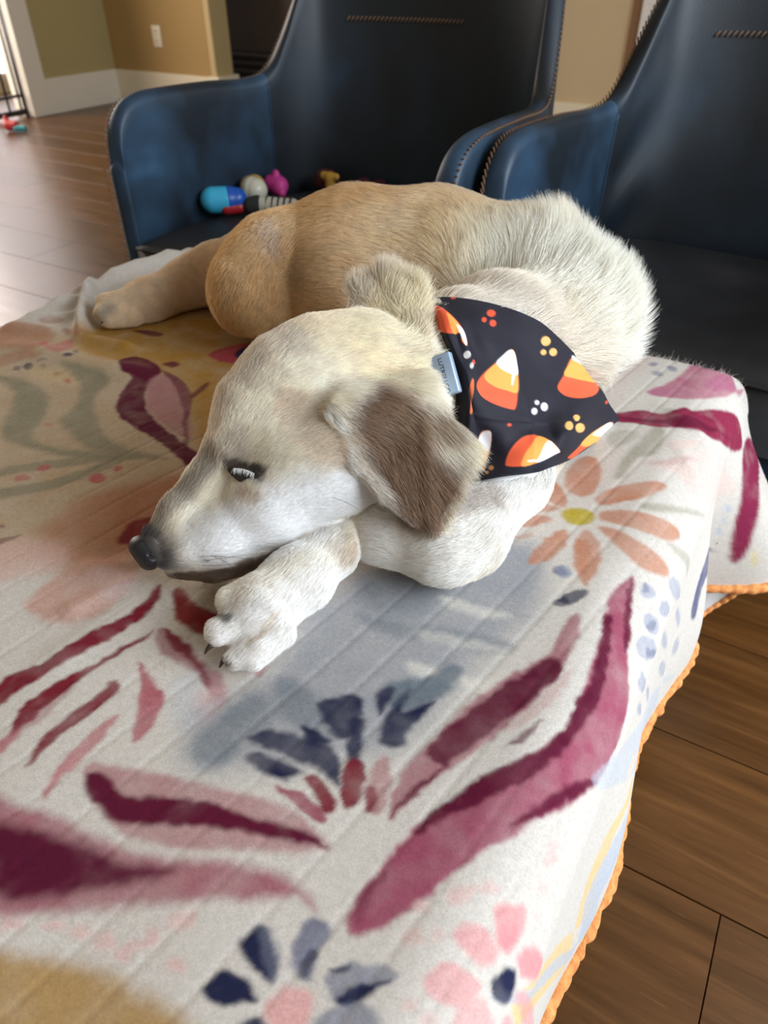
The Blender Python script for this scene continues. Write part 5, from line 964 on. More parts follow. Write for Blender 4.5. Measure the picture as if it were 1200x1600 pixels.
wr = crease(.20, .05, .42, .48, .05, .0040) + crease(.40, .10, .47, .60, .06, -.0035) + crease(.60, .05, .62, .95, .012, .0008) + crease(.25, .55, .40, .95, .07, -.0045)
wr = wr + crease(.20, .74, .95, .66, .014, .0009) + crease(.55, .75, .90, .95, .06, .0025) + 0.0008 * np.sin(uu * 17 + vv * 6) * np.sin(vv * 14)
BG_ = BG_ + BN * wr[:, :, None]
bi = np.arange(NB * NB).reshape(NB, NB)
bq = np.stack([bi[:-1, :-1], bi[:-1, 1:], bi[1:, 1:], bi[1:, :-1]], -1).reshape(-1, 4)
ba_me = big_mesh('bandana', BG_.reshape(-1, 3), bq)
bcol = np.tile(np.array((0.009, 0.0075, 0.015)), (NB * NB, 1))
uf, vf = uu.ravel(), vv.ravel()
for color, soft, pts in [
((0.740,0.100,0.035),0.004,[(0.395,0.531),(0.523,0.374),(0.594,0.285),(0.619,0.290),(0.609,0.404),(0.588,0.526),(0.560,0.630),(0.533,0.642),(0.459,0.626),(0.398,0.593)]),
((0.830,0.340,0.070),0.004,[(0.453,0.472),(0.522,0.376),(0.594,0.285),(0.619,0.290),(0.609,0.404),(0.587,0.535),(0.541,0.534),(0.494,0.519)]),
((0.800,0.780,0.780),0.004,[(0.519,0.378),(0.556,0.327),(0.594,0.284),(0.614,0.285),(0.618,0.333),(0.606,0.424),(0.566,0.427),(0.534,0.410)]),
((0.800,0.780,0.780),0.004,[(0.587,0.420),(0.596,0.417),(0.588,0.453),(0.573,0.495),(0.570,0.491)]),
((0.740,0.100,0.035),0.004,[(0.795,0.427),(0.852,0.320),(0.962,0.119),(1.031,0.144),(1.005,0.448),(0.968,0.549),(0.916,0.550),(0.851,0.513),(0.808,0.478)]),
((0.830,0.340,0.070),0.004,[(0.851,0.321),(0.911,0.214),(0.972,0.108),(1.031,0.144),(1.019,0.412),(0.957,0.386),(0.897,0.354)]),
((0.800,0.780,0.780),0.004,[(0.950,0.144),(0.984,0.067),(1.031,0.131),(1.012,0.169),(0.986,0.149)]),
((0.740,0.100,0.035),0.004,[(0.487,0.941),(0.504,0.885),(0.542,0.826),(0.587,0.789),(0.649,0.789),(0.704,0.822),(0.741,0.879),(0.733,0.899),(0.675,0.931),(0.602,0.955),(0.537,0.959),(0.499,0.954)]),
((0.830,0.340,0.070),0.004,[(0.559,0.955),(0.576,0.894),(0.604,0.846),(0.643,0.788),(0.704,0.822),(0.741,0.879),(0.733,0.899),(0.675,0.931),(0.602,0.955)]),
((0.800,0.780,0.780),0.004,[(0.634,0.943),(0.653,0.896),(0.665,0.850),(0.689,0.814),(0.718,0.843),(0.742,0.882),(0.733,0.899),(0.690,0.929)]),
((0.800,0.780,0.780),0.004,[(0.587,0.929),(0.609,0.926),(0.638,0.930),(0.631,0.938),(0.595,0.937)]),
((0.740,0.100,0.035),0.004,[(0.793,0.960),(0.843,0.901),(0.902,0.878),(0.962,0.901),(0.972,0.948),(0.960,0.989),(0.935,1.006),(0.890,0.993),(0.848,0.985),(0.815,1.001)]),
((0.830,0.340,0.070),0.004,[(0.843,0.901),(0.902,0.878),(0.962,0.901),(0.972,0.948),(0.960,0.989),(0.935,1.006),(0.890,0.993),(0.869,0.978)]),
((0.800,0.780,0.780),0.004,[(0.898,0.902),(0.930,0.893),(0.962,0.901),(0.973,0.945),(0.961,0.992),(0.940,1.013)]),
((0.740,0.100,0.035),0.004,[(0.318,0.946),(0.351,0.908),(0.353,0.848),(0.373,0.803),(0.409,0.784),(0.424,0.793),(0.420,0.843),(0.401,0.902),(0.365,0.938),(0.332,0.952)]),
((0.830,0.340,0.070),0.004,[(0.354,0.920),(0.353,0.848),(0.373,0.803),(0.409,0.784),(0.424,0.793),(0.420,0.843),(0.401,0.902),(0.373,0.933)]),
((0.800,0.780,0.780),0.004,[(0.354,0.869),(0.358,0.830),(0.378,0.801),(0.409,0.784),(0.424,0.793),(0.420,0.843),(0.409,0.873),(0.381,0.871)]),
((0.800,0.780,0.780),0.004,[(0.202,0.957),(0.217,0.931),(0.254,0.921),(0.271,0.934),(0.258,0.955)]),
((0.740,0.100,0.035),0.004,[(0.152,0.096),(0.212,0.072),(0.287,0.123),(0.345,0.194),(0.367,0.239),(0.369,0.288),(0.349,0.335),(0.318,0.321),(0.315,0.272),(0.230,0.282),(0.152,0.234),(0.100,0.153)]),
((0.830,0.340,0.070),0.004,[(0.265,0.134),(0.330,0.189),(0.362,0.240),(0.361,0.303),(0.344,0.337),(0.321,0.312),(0.315,0.272),(0.260,0.277)]),
((0.800,0.780,0.780),0.004,[(0.306,0.226),(0.349,0.210),(0.369,0.247),(0.362,0.298),(0.344,0.337),(0.330,0.318),(0.317,0.280)]),
((0.550,0.120,0.030),0.004,[(0.334,0.542),(0.367,0.526),(0.332,0.629),(0.285,0.720),(0.239,0.729),(0.268,0.647)]),
((0.780,0.400,0.130),0.004,[(0.828,0.097),(0.813,0.127),(0.791,0.148),(0.774,0.150),(0.770,0.132),(0.782,0.105),(0.804,0.083),(0.824,0.079)]),
((0.780,0.400,0.130),0.004,[(0.788,0.189),(0.780,0.205),(0.768,0.216),(0.759,0.216),(0.757,0.205),(0.764,0.190),(0.775,0.178),(0.785,0.178)]),
((0.780,0.400,0.130),0.004,[(0.854,0.153),(0.842,0.178),(0.823,0.195),(0.808,0.195),(0.805,0.179),(0.816,0.156),(0.836,0.138),(0.852,0.136)]),
((0.620,0.600,0.640),0.004,[(0.679,0.565),(0.674,0.577),(0.664,0.584),(0.657,0.583),(0.655,0.573),(0.661,0.561),(0.670,0.554),(0.678,0.556)]),
((0.620,0.600,0.640),0.004,[(0.721,0.580),(0.712,0.601),(0.697,0.612),(0.685,0.607),(0.683,0.589),(0.692,0.568),(0.707,0.557),(0.719,0.562)]),
((0.620,0.600,0.640),0.004,[(0.661,0.623),(0.654,0.639),(0.642,0.649),(0.632,0.646),(0.630,0.633),(0.637,0.617),(0.649,0.607),(0.659,0.609)]),
((0.780,0.400,0.130),0.004,[(0.859,0.678),(0.853,0.692),(0.843,0.691),(0.834,0.678),(0.832,0.659),(0.839,0.645),(0.849,0.645),(0.857,0.658)]),
((0.780,0.400,0.130),0.004,[(0.822,0.715),(0.815,0.733),(0.802,0.735),(0.790,0.721),(0.787,0.700),(0.795,0.681),(0.808,0.677),(0.820,0.691)]),
((0.780,0.400,0.130),0.004,[(0.875,0.784),(0.867,0.806),(0.851,0.798),(0.836,0.767),(0.832,0.734),(0.841,0.715),(0.857,0.719),(0.871,0.747)]),
((0.500,0.240,0.080),0.004,[(0.389,0.946),(0.385,0.954),(0.374,0.956),(0.363,0.953),(0.357,0.945),(0.362,0.938),(0.373,0.936),(0.385,0.939)]),
((0.500,0.240,0.080),0.004,[(0.432,0.951),(0.428,0.959),(0.419,0.962),(0.409,0.958),(0.405,0.951),(0.409,0.943),(0.419,0.940),(0.428,0.944)]),
((0.500,0.240,0.080),0.004,[(0.405,0.971),(0.402,0.976),(0.395,0.977),(0.388,0.975),(0.384,0.969),(0.387,0.964),(0.395,0.963),(0.402,0.965)]),
((0.620,0.075,0.030),0.004,[(0.524,0.733),(0.520,0.740),(0.513,0.744),(0.506,0.743),(0.504,0.737),(0.508,0.730),(0.516,0.726),(0.522,0.727)]),
((0.620,0.075,0.030),0.004,[(0.997,0.697),(0.993,0.705),(0.989,0.704),(0.986,0.693),(0.987,0.679),(0.991,0.670),(0.995,0.672),(0.998,0.683)]),
((0.620,0.075,0.030),0.004,[(0.400,0.413),(0.395,0.424),(0.385,0.431),(0.375,0.431),(0.373,0.422),(0.379,0.411),(0.390,0.403),(0.398,0.404)]),
((0.500,0.470,0.440),0.004,[(0.369,0.382),(0.358,0.402),(0.334,0.418),(0.313,0.419),(0.310,0.404),(0.326,0.383),(0.349,0.368),(0.366,0.368)]),
((0.500,0.470,0.440),0.004,[(0.382,0.441),(0.374,0.455),(0.361,0.465),(0.349,0.466),(0.347,0.455),(0.357,0.439),(0.370,0.429),(0.380,0.430)]),
((0.620,0.075,0.030),0.004,[(0.560,0.061),(0.551,0.080),(0.534,0.092),(0.519,0.090),(0.515,0.076),(0.524,0.057),(0.540,0.045),(0.555,0.047)]),
((0.620,0.075,0.030),0.004,[(0.508,0.119),(0.502,0.132),(0.493,0.140),(0.484,0.137),(0.482,0.127),(0.488,0.114),(0.498,0.107),(0.506,0.109)]),
((0.620,0.075,0.030),0.004,[(0.556,0.125),(0.548,0.143),(0.535,0.153),(0.524,0.151),(0.521,0.136),(0.528,0.118),(0.541,0.108),(0.553,0.110)]),
((0.450,0.400,0.330),0.004,[(0.267,0.036),(0.254,0.049),(0.230,0.054),(0.208,0.044),(0.203,0.028),(0.219,0.016),(0.244,0.014),(0.263,0.021)]),
((0.620,0.075,0.030),0.004,[(0.370,0.004),(0.364,0.010),(0.352,0.014),(0.341,0.012),(0.338,0.006),(0.345,-0.001),(0.357,-0.004),(0.367,-0.002)])]:
    sd = poly_sd(uf, vf, smooth_closed(np.array(pts), 4)); a = 1 - sstep(-soft, soft, sd)
    bcol += (np.array(color) - bcol) * a[:, None]
set_color(ba_me, bcol)
MB = Mat('bandana_cotton', rough=0.72, Specular_IOR_Level=0.3); at_ = MB.node('ShaderNodeAttribute', attribute_name='paint'); MB.color(at_.outputs['Color'])
MB.b.inputs['Sheen Weight'].default_value = 0.03; MB.bump(MB.noise(MB.coord(), 1500, 2), 0.08, 0.0004)
band = link('bandana', ba_me, MB.m); tag(band, 'black bandana printed with candy corn and dots around the dog\'s neck', 'bandana')
sm = band.modifiers.new('thickness', 'SOLIDIFY'); sm.thickness = 0.0009; sm.offset = 0
# collar
co_c, co_a, co_r = np.array((-0.2487, 0.5102, 0.5142)), np.array((0.0260, 0.1398, -0.0212)), 0.0432
ax_ = co_a / np.linalg.norm(co_a); e1 = np.cross(ax_, [0, 0, 1.0]); e1 /= np.linalg.norm(e1); e2 = np.cross(ax_, e1)
col_t = thing('dog_collar', 'black patterned dog collar with a pale blue metal buckle beside the bandana', 'collar', tuple(co_c))
vs, fs = [], []
NC = 72
prof = [(-.0105, 0), (-.0105, .0022), (-.009, .003), (.009, .003), (.0105, .0022), (.0105, 0)]
for k in range(NC):
    a = 2 * math.pi * k / NC; d = math.cos(a) * e1 + math.sin(a) * e2
    for s_, h_ in prof: vs.append(ax_ * s_ + d * (co_r + h_))
m_ = len(prof)
for k in range(NC):
    for j in range(m_):
        fs.append((k * m_ + j, k * m_ + (j + 1) % m_, ((k + 1) % NC) * m_ + (j + 1) % m_, ((k + 1) % NC) * m_ + j))
MC = Mat('black_webbing', (0.010, 0.009, 0.012), 0.5); v_t = MC.node('ShaderNodeTexVoronoi'); v_t.inputs['Scale'].default_value = 260; v_t.inputs['Randomness'].default_value = 0.25
MC.ln(MC.coord(), v_t.inputs['Vector'])
MC.color(MC.ramp(v_t.outputs['Distance'], [(0.10, (0.50, 0.44, 0.50)), (0.22, (0.012, 0.010, 0.014))]))
MC.bump(v_t.outputs['Distance'], 0.4, 0.001)
link('strap', mesh('strap', vs, fs), MC.m, col_t, False)
bk_c = np.array((-0.2182, 0.4689, 0.5350)); k1 = np.array((0.0174, -0.0127, -0.0252)); k2 = np.array((0.0166, 0.0074, 0.0105)); l1, l2 = np.linalg.norm(k1), np.linalg.norm(k2)
k1 = k1 / l1; k2 = k2 - k1 * (k1 @ k2); k2 /= np.linalg.norm(k2); k3 = np.cross(k1, k2)
if k3 @ (np.array([0, 0, .8]) - bk_c) < 0: k3 = -k3
Rb = Matrix((( *(float(q) for q in (k1[0], k2[0], k3[0])),), (*(float(q) for q in (k1[1], k2[1], k3[1])),), (*(float(q) for q in (k1[2], k2[2], k3[2])),)))
MBK = simple('pale_blue_metal', (0.40, 0.52, 0.70), 0.32, 0.03, 60, 0.0, Metallic=0.35)
bmk = box_bm(0, 0, 0, l1, l2, 0.009, 0.0016, 3, rot=None)
bkl = bm_obj('buckle', bmk, MBK, col_t); bkl['label'] = 'pale blue metal buckle with small dark lettering'
bkl.matrix_local = Matrix.Translation(tuple(bk_c - co_c)) @ Rb.to_4x4()
tx = bpy.data.curves.new('lettering', 'FONT'); tx.body = 'LUTRELLCO'; tx.size = 0.0062; tx.align_x = 'CENTER'; tx.align_y = 'CENTER'; tx.extrude = 0.0001
tx.materials.append(simple('dark_engraving', (0.03, 0.04, 0.07), 0.6))
tmp_ = bpy.data.objects.new('lettering_curve', tx); C.objects.link(tmp_); dg_ = bpy.context.evaluated_depsgraph_get(); tme = bpy.data.meshes.new_from_object(tmp_.evaluated_get(dg_)); bpy.data.objects.remove(tmp_)
to = bpy.data.objects.new('lettering', tme); C.objects.link(to); to.parent = bkl; to.location = (0.001, 0.0015, 0.0046); to.scale = (0.86, 0.75, 1)
# ------------------------------------------------------------------ fur
def vertex_normals(v, q):
    fn = np.cross(v[q[:, 2]] - v[q[:, 0]], v[q[:, 3]] - v[q[:, 1]]); n = np.zeros_like(v)
    for k in range(4): np.add.at(n, q[:, k], fn)
    return n / (np.linalg.norm(n, axis=1)[:, None] + 1e-15)
dn = vertex_normals(dv, dq)
FACE = {'head', 'muzzle', 'jaw', 'paw', 'leg', 'ear', 'earbase', 'farear'}
regs = sorted({q[6] for q in DOG}); best = np.full(len(dv), 9.0); reg = np.zeros(len(dv), int)
wsum = np.zeros(len(dv)); flow = np.zeros((len(dv), 3)); flen = np.zeros(len(dv))
for q in DOG:
    pp = prim_pts(q); m = prim_r(q) + 0.035
    s = np.nonzero(np.all((dv > pp.min(0) - m) & (dv < pp.max(0) + m), axis=1))[0]
    d = sd_prim(dv[s], q); wq = np.exp(-np.maximum(d, -0.004) / 0.0045)
    wsum[s] += wq; flow[s] += wq[:, None] * np.array(q[8]); flen[s] += wq * q[7]
    b_ = d < best[s]; best[s[b_]] = d[b_]; reg[s[b_]] = regs.index(q[6])
flow /= np.linalg.norm(flow, axis=1)[:, None] + 1e-9; flen /= wsum + 1e-12
for o_, c_, r_r, L_ in RUFF:
    o_, c_ = np.array(o_), np.array(c_); isb = np.isin(reg, [regs.index('body'), regs.index('neck')])
    wgt = (1 - sstep(r_r * 0.5, r_r, np.linalg.norm(dv - c_, axis=1))) * isb
    rd = dv - o_; rd /= np.linalg.norm(rd, axis=1)[:, None]
    flow += wgt[:, None] * (rd * 1.6); flow /= np.linalg.norm(flow, axis=1)[:, None] + 1e-9
    flen += wgt * (L_ - flen)
isface = np.isin(reg, [regs.index(r) for r in regs if r in FACE])
density = np.where(isface, 2.6e6, 1.45e6)
density[np.isin(reg, [regs.index('ear'), regs.index('farear')])] = 2.0e6
density[(dn[:, 2] < -0.45) & (dv[:, 2] < 0.44)] = 0
nose_c = np.array((-0.3642, 0.2662, 0.4373)); density[np.linalg.norm(dv - nose_c, axis=1) < 0.0135] = 0
eye_c = np.array((-0.3099, 0.3285, 0.4910)); ed = dv - eye_c
e1_cam = np.array((0.0166, 0.0074, 0.0105)); e1_cam = e1_cam / np.linalg.norm(e1_cam)
# sample roots
tri = np.vstack([dq[:, [0, 1, 2]], dq[:, [0, 2, 3]]])
A_ = 0.5 * np.linalg.norm(np.cross(dv[tri[:, 1]] - dv[tri[:, 0]], dv[tri[:, 2]] - dv[tri[:, 0]]), axis=1)
ex = A_ * density[tri].mean(1); cnt_ = np.floor(ex + rng.random(len(ex))).astype(int)
ti = np.repeat(np.arange(len(tri)), cnt_); N = len(ti)
r1 = np.sqrt(rng.random(N)); r2 = rng.random(N); bw = np.stack([1 - r1, r1 * (1 - r2), r1 * r2], 1)
def interp(a): return (a[tri[ti]] * (bw[:, :, None] if a.ndim > 1 else bw)).sum(1)
root = interp(dv); nrm = interp(dn); nrm /= np.linalg.norm(nrm, axis=1)[:, None]
fl_ = interp(flow); L = interp(flen); hc_ = paint(root); face = interp(isface.astype(float)) > 0.5; rr_ = reg[tri[ti][:, 0]]
# keep fur out from under the bandana
from mathutils.kdtree import KDTree
bidx = [(i, j) for i in range(0, NB, 3) for j in range(0, NB, 3)]; kd = KDTree(len(bidx))
for q, (i, j) in enumerate(bidx): kd.insert(BG_[i, j], q)
kd.balance()
chk = np.isin(rr_, [regs.index('body'), regs.index('neck'), regs.index('leg')])
bmin, bmax = BG_.reshape(-1, 3).min(0) - 0.05, BG_.reshape(-1, 3).max(0) + 0.05
cand = np.nonzero(chk & np.all((root > bmin) & (root < bmax), axis=1))[0]
keep = np.ones(N, bool)
for i in cand:
    co_, q, dd = kd.find(root[i]); gi, gj = bidx[q]
    edge_ = min(gi, NB - 1 - gi, NB - 1 - gj) if gj > 30 else min(gi, NB - 1 - gi)
    if (edge_ > 3 and dd < 0.020) or dd < 0.055 and (root[i] - BG_[gi, gj]) @ BN[gi, gj] < 0.002 and (edge_ > 7 or (edge_ > 1 and dd < 0.012)): keep[i] = False
bq_ = root - np.array((-0.2182, 0.4689, 0.5350)); keep &= ~((np.linalg.norm(bq_, axis=1) < 0.030) & (rr_ != regs.index('ear')) & (bq_ @ e1_cam > -0.010))
# no hair in the eye slit
ek1, ek2 = np.array((0.9181, 0.2899, -0.2704)), np.array((0.0057, 0.6724, 0.7402))
q1, q2 = (root - eye_c) @ ek1, (root - eye_c) @ ek2
keep &= ~(((q1 / 0.0125) ** 2 + (q2 / 0.0042) ** 2 < 1) & (np.linalg.norm(root - eye_c, axis=1) < 0.02))
root, nrm, fl_, L, hc_, face, rr_ = [a[keep] for a in (root, nrm, fl_, L, hc_, face, rr_)]; N = len(root)
t_ = fl_ - nrm * (fl_ * nrm).sum(1)[:, None]; t_ /= np.linalg.norm(t_, axis=1)[:, None] + 1e-9
wv = np.stack([fbm(root * 45, 60 + k, 2) - 0.5 for k in range(3)], 1); wv2 = np.stack([vnoise(root * 16, 70 + k) - 0.5 for k in range(3)], 1)
t_ = t_ + (wv * np.where(face, 0.55, 1.0)[:, None] + wv2 * np.where(face, 0.25, 0.95)[:, None]) + rng.normal(0, 1, (N, 3)) * np.where(face, 0.10, 0.13)[:, None]
fe_ = (rr_ == regs.index('farear'))[:, None]; t_ = t_ + fe_ * rng.normal(0, 0.35, (N, 3))
t_ -= nrm * (t_ * nrm).sum(1)[:, None]; t_ /= np.linalg.norm(t_, axis=1)[:, None] + 1e-9
L = L * (0.65 + 0.6 * rng.random(N))
lift = np.where(face, 0.30, 0.36) + rng.normal(0, 0.08, N)
long_ = L > 0.024; lift = np.where(long_, 0.30 + 0.40 * (L - 0.024) / 0.03, lift)
K = 6; tt = np.linspace(0, 1, K)
pts = np.zeros((N, K, 3))
pts[:] = root[:, None] - nrm[:, None] * 0.0006
tip = root + L[:, None] * (t_ * 0.95 + nrm * np.clip(lift, 0.06, 1)[:, None] * 0.55)
# clumps: tips drawn towards the local mean tip
cell = np.where(face, 0.0030, 0.0058)
wp_ = root + (np.stack([vnoise(root * 120, 80 + k) for k in range(3)], 1) - 0.5) * cell[:, None] * 1.6
key = np.floor(wp_ / cell[:, None]).astype(np.int64); kk = (key[:, 0] * 73856093) ^ (key[:, 1] * 19349663) ^ (key[:, 2] * 83492791) ^ (face.astype(np.int64) * 7)
_, inv = np.unique(kk, return_inverse=True); inv = inv.ravel(); mc = np.zeros((inv.max() + 1, 3)); np.add.at(mc, inv, tip); mc /= np.bincount(inv)[:, None]
cl = np.where(face, 0.30, 0.42) * (0.6 + 0.6 * rng.random(N)); tip = tip + (mc[inv] - tip) * cl[:, None]
mid = root + 0.5 * L[:, None] * (t_ * 0.72 + nrm * np.clip(lift, 0.06, 1)[:, None] * 0.95)
for k, t in enumerate(tt): pts[:, k] = (1 - t) ** 2 * pts[:, k] + 2 * t * (1 - t) * mid + t * t * tip
# tips never dip below the blanket
_, _, bz2 = blanket_xyz(pts[:, :, 0].ravel(), pts[:, :, 1].ravel())
low = (pts[:, :, 0] < 0.02) & (pts[:, :, 1] < 0.92)
pts[:, :, 2] = np.where(low, np.maximum(pts[:, :, 2], bz2.reshape(N, K) + 0.0008), pts[:, :, 2])
shade = 1 + rng.normal(0, 0.085, N) + (fbm(root * 140, 90, 2) - 0.5) * 0.25
hcol = np.clip(hc_ ** 0.88 * shade[:, None], 0.004, 0.97)
is_ear = rr_ == regs.index('ear'); pale = is_ear & (rng.random(N) < 0.16); hcol[pale] = hcol[pale] * 0.5 + np.array((.62, .50, .38)) * 0.5
dk_ = is_ear & (rng.random(N) < 0.15); hcol[dk_] *= 0.55
def hair_object(name, P, rad, colr, mat, parent):
    n_, k_ = P.shape[:2]; h = bpy.data.hair_curves.new(name); h.add_curves([k_] * n_)
    h.attributes['position'].data.foreach_set('vector', np.ascontiguousarray(P, np.float32).ravel())
    ra = h.attributes.get('radius') or h.attributes.new('radius', 'FLOAT', 'POINT')
    taper = np.array([1.0, 1.0, 0.95, 0.82, 0.58, 0.18]) if k_ == 6 else np.linspace(1, 0.15, k_)
    ra.data.foreach_set('value', np.ascontiguousarray(rad[:, None] * taper[None], np.float32).ravel())
    ca = h.attributes.new('tint', 'FLOAT_COLOR', 'CURVE'); c4 = np.ones((n_, 4), np.float32); c4[:, :3] = colr; ca.data.foreach_set('color', c4.ravel())
    h.materials.append(mat); o = bpy.data.objects.new(name, h); C.objects.link(o); o.parent = parent; return o
MF = bpy.data.materials.new('fur_strands'); MF.use_nodes = True; nt = MF.node_tree; nt.nodes.remove(nt.nodes['Principled BSDF'])
at2 = nt.nodes.new('ShaderNodeAttribute'); at2.attribute_name = 'tint'
df = nt.nodes.new('ShaderNodeBsdfDiffuse'); tr = nt.nodes.new('ShaderNodeBsdfTranslucent'); gl = nt.nodes.new('ShaderNodeBsdfHair'); gl.component = 'Reflection'
gl.inputs['RoughnessU'].default_value = 0.35; gl.inputs['RoughnessV'].default_value = 0.5; gl.inputs['Color'].default_value = (0.9, 0.88, 0.85, 1)
m1 = nt.nodes.new('ShaderNodeMixShader'); m1.inputs[0].default_value = 0.40; m2 = nt.nodes.new('ShaderNodeMixShader'); m2.inputs[0].default_value = 0.07
for a in (df, tr): nt.links.new(at2.outputs['Color'], a.inputs['Color'])
nt.links.new(df.outputs[0], m1.inputs[1]); nt.links.new(tr.outputs[0], m1.inputs[2]); nt.links.new(m1.outputs[0], m2.inputs[1]); nt.links.new(gl.outputs[0], m2.inputs[2])
nt.links.new(m2.outputs[0], nt.nodes['Material Output'].inputs['Surface'])
rad_ = np.where(face, 0.000115, 0.000155) * (0.8 + 0.5 * rng.random(N)); rad_ = np.where(rr_ == regs.index('muzzle'), 0.0001, rad_)
print('hairs', N)
fur = hair_object('fur', pts, rad_, hcol, MF, dog); fur['kind'] = 'stuff'
fray_d = np.column_stack([rng.normal(0, .5, ne), np.full(ne, .8), rng.normal(0.35, .35, ne)]); fray_d /= np.linalg.norm(fray_d, axis=1)[:, None]
fs_ = np.linspace(0, 1, 5)[None, :, None]; fl2 = (0.003 + 0.007 * rng.random(ne))[:, None, None]
FP = EP[:, None] + fs_ * fray_d[:, None] * fl2 + fs_ ** 2 * rng.normal(0, .002, (ne, 1, 3))
fray = hair_object('frayed_edge', FP, np.full(ne, .00022), np.tile((.62, .55, .50), (ne, 1)), MF, bl); fray['kind'] = 'stuff'

# ------------------------------------------------------------------ nose, eye, claws, whiskers
NOSE_M = Mat('wet_black_nose', (0.009, 0.008, 0.009), 0.5); NOSE_M.bump(NOSE_M.noise(NOSE_M.coord(), 900, 2), 0.35, 0.0006)
nb = [('c', (-0.3697, 0.2658, 0.4404), (-0.3599, 0.2646, 0.4352), 0.0060, 0.0066, 0.008, 'n'), ('c', (-0.3771, 0.2712, 0.4332), (-0.3678, 0.2702, 0.4261), 0.0060, 0.0064, 0.008, 'n'), ('c', (-0.3747, 0.2688, 0.4379), (-0.3656, 0.2663, 0.4301), 0.0076, 0.0072, 0.008, 'n'),
      ('c', (-0.3580, 0.2617, 0.4409), (-0.3523, 0.2632, 0.4384), 0.0013, 0.0018, 0.0, 'cut')]
def nose_grid(prims, h):
    pts_ = np.vstack([prim_pts(q) for q in prims[:3]]); lo = pts_.min(0) - 0.013; n = np.ceil((pts_.max(0) + 0.013 - lo) / h).astype(int)
    g = np.stack(np.meshgrid(*[lo[k] + h * np.arange(n[k]) for k in range(3)], indexing='ij'), -1).reshape(-1, 3)
    d = np.full(len(g), 0.2)
    for q in prims: d = np.maximum(d, -sd_prim(g, q)) if q[6] == 'cut' else smin(d, sd_prim(g, q), q[5])
    return surface_nets(d.reshape(tuple(n)), lo, h)
nv_, nq_ = nose_grid(nb, 0.0008)
o = link('nose', big_mesh('nose', nv_, nq_), NOSE_M.m, dog); o['label'] = 'black leathery nose'
EYE_M = Mat('dark_eye', (0.008, 0.006, 0.005), 0.30)
ek3 = np.cross(ek1, ek2); ek3 = ek3 if ek3 @ (np.array([0, 0, .8]) - eye_c) > 0 else -ek3
def lens_mesh(name, w, hgt, dep, off, mat, bend=0.0, n=20):
    vs, fs = [], []
    for j in range(9):
        r = j / 8
        for k in range(n):
            a = 2 * math.pi * k / n; x, y = r * w * math.cos(a), r * hgt * math.sin(a) * (1 - 0.35 * abs(math.cos(a)) ** 2)
            vs.append(eye_c + ek1 * x + ek2 * (y + bend * (x / w) ** 2) + ek3 * (off + dep * (1 - r * r)))
    for j in range(8):
        for k in range(n): fs.append((j * n + k, j * n + (k + 1) % n, (j + 1) * n + (k + 1) % n, (j + 1) * n + k))
    return link(name, mesh(name, vs, fs), mat, dog)
lid = simple('dark_eye_rim', (0.020, 0.012, 0.010), 0.5, 0.2, 300)
rim = lens_mesh('eyelid_rim', 0.0158, 0.0068, 0.0022, -0.0006, lid); rim['label'] = 'dark eyelid rim'
eye = lens_mesh('eye', 0.0100, 0.0030, 0.0022, 0.0010, EYE_M.m); eye['label'] = 'half closed dark eye'
nl = 58; la = np.linspace(-0.0105, 0.0055, nl) + rng.normal(0, .0002, nl)
lr = eye_c + la[:, None] * ek1 + (0.0040 - 0.0012 * (la / 0.008) ** 2)[:, None] * ek2 + 0.0032 * ek3
ld = ek2 * -0.62 + ek1 * 0.18 + ek3 * 0.55; ld = ld + rng.normal(0, .12, (nl, 3)); LP = lr[:, None] + (np.linspace(0, 1, 5)[None, :, None] * ld[:, None] * 0.0052) - (np.linspace(0, 1, 5) ** 2)[None, :, None] * ek2 * 0.0008
lash = hair_object('eyelashes', LP, np.full(nl, .00016), np.tile((.95, .94, .90), (nl, 1)), MF, dog); lash['label'] = 'short white eyelashes'; lash['kind'] = 'stuff'
wk = []
for a, b_, c_ in (((-0.3188, 0.2758, 0.4463), (-0.3013, 0.2804, 0.4531), (-0.2712, 0.2973, 0.4460)), ((-0.3132, 0.2762, 0.4447), (-0.2940, 0.2824, 0.4523), (-0.2695, 0.3037, 0.4519)), ((-0.3163, 0.2743, 0.4397), (-0.2875, 0.2869, 0.4416), (-0.2640, 0.3195, 0.4463)), ((-0.3105, 0.2796, 0.4483), (-0.2981, 0.2796, 0.4501), (-0.2899, 0.2835, 0.4394)),
                ((-0.2466, 0.3475, 0.4823), (-0.2335, 0.3457, 0.4849), (-0.2235, 0.3487, 0.4785)), ((-0.3380, 0.3331, 0.5009), (-0.3443, 0.3256, 0.4967), (-0.3508, 0.3206, 0.4904)), ((-0.3362, 0.3359, 0.5028), (-0.3439, 0.3297, 0.5009), (-0.3505, 0.3269, 0.4939))):
    s_ = np.linspace(0, 1, 6)[:, None]; wk.append((1 - s_) ** 2 * np.array(a) + 2 * s_ * (1 - s_) * np.array(b_) + s_ * s_ * np.array(c_))
wcol = np.array([(.03, .025, .022)] * 5 + [(.75, .70, .60)] * 2)
wh = hair_object('whiskers', np.array(wk), np.full(len(wk), .00016), wcol, MF, dog); wh['kind'] = 'stuff'
CLAW = simple('dark_claw', (0.035, 0.024, 0.018), 0.35, 0.2, 200)
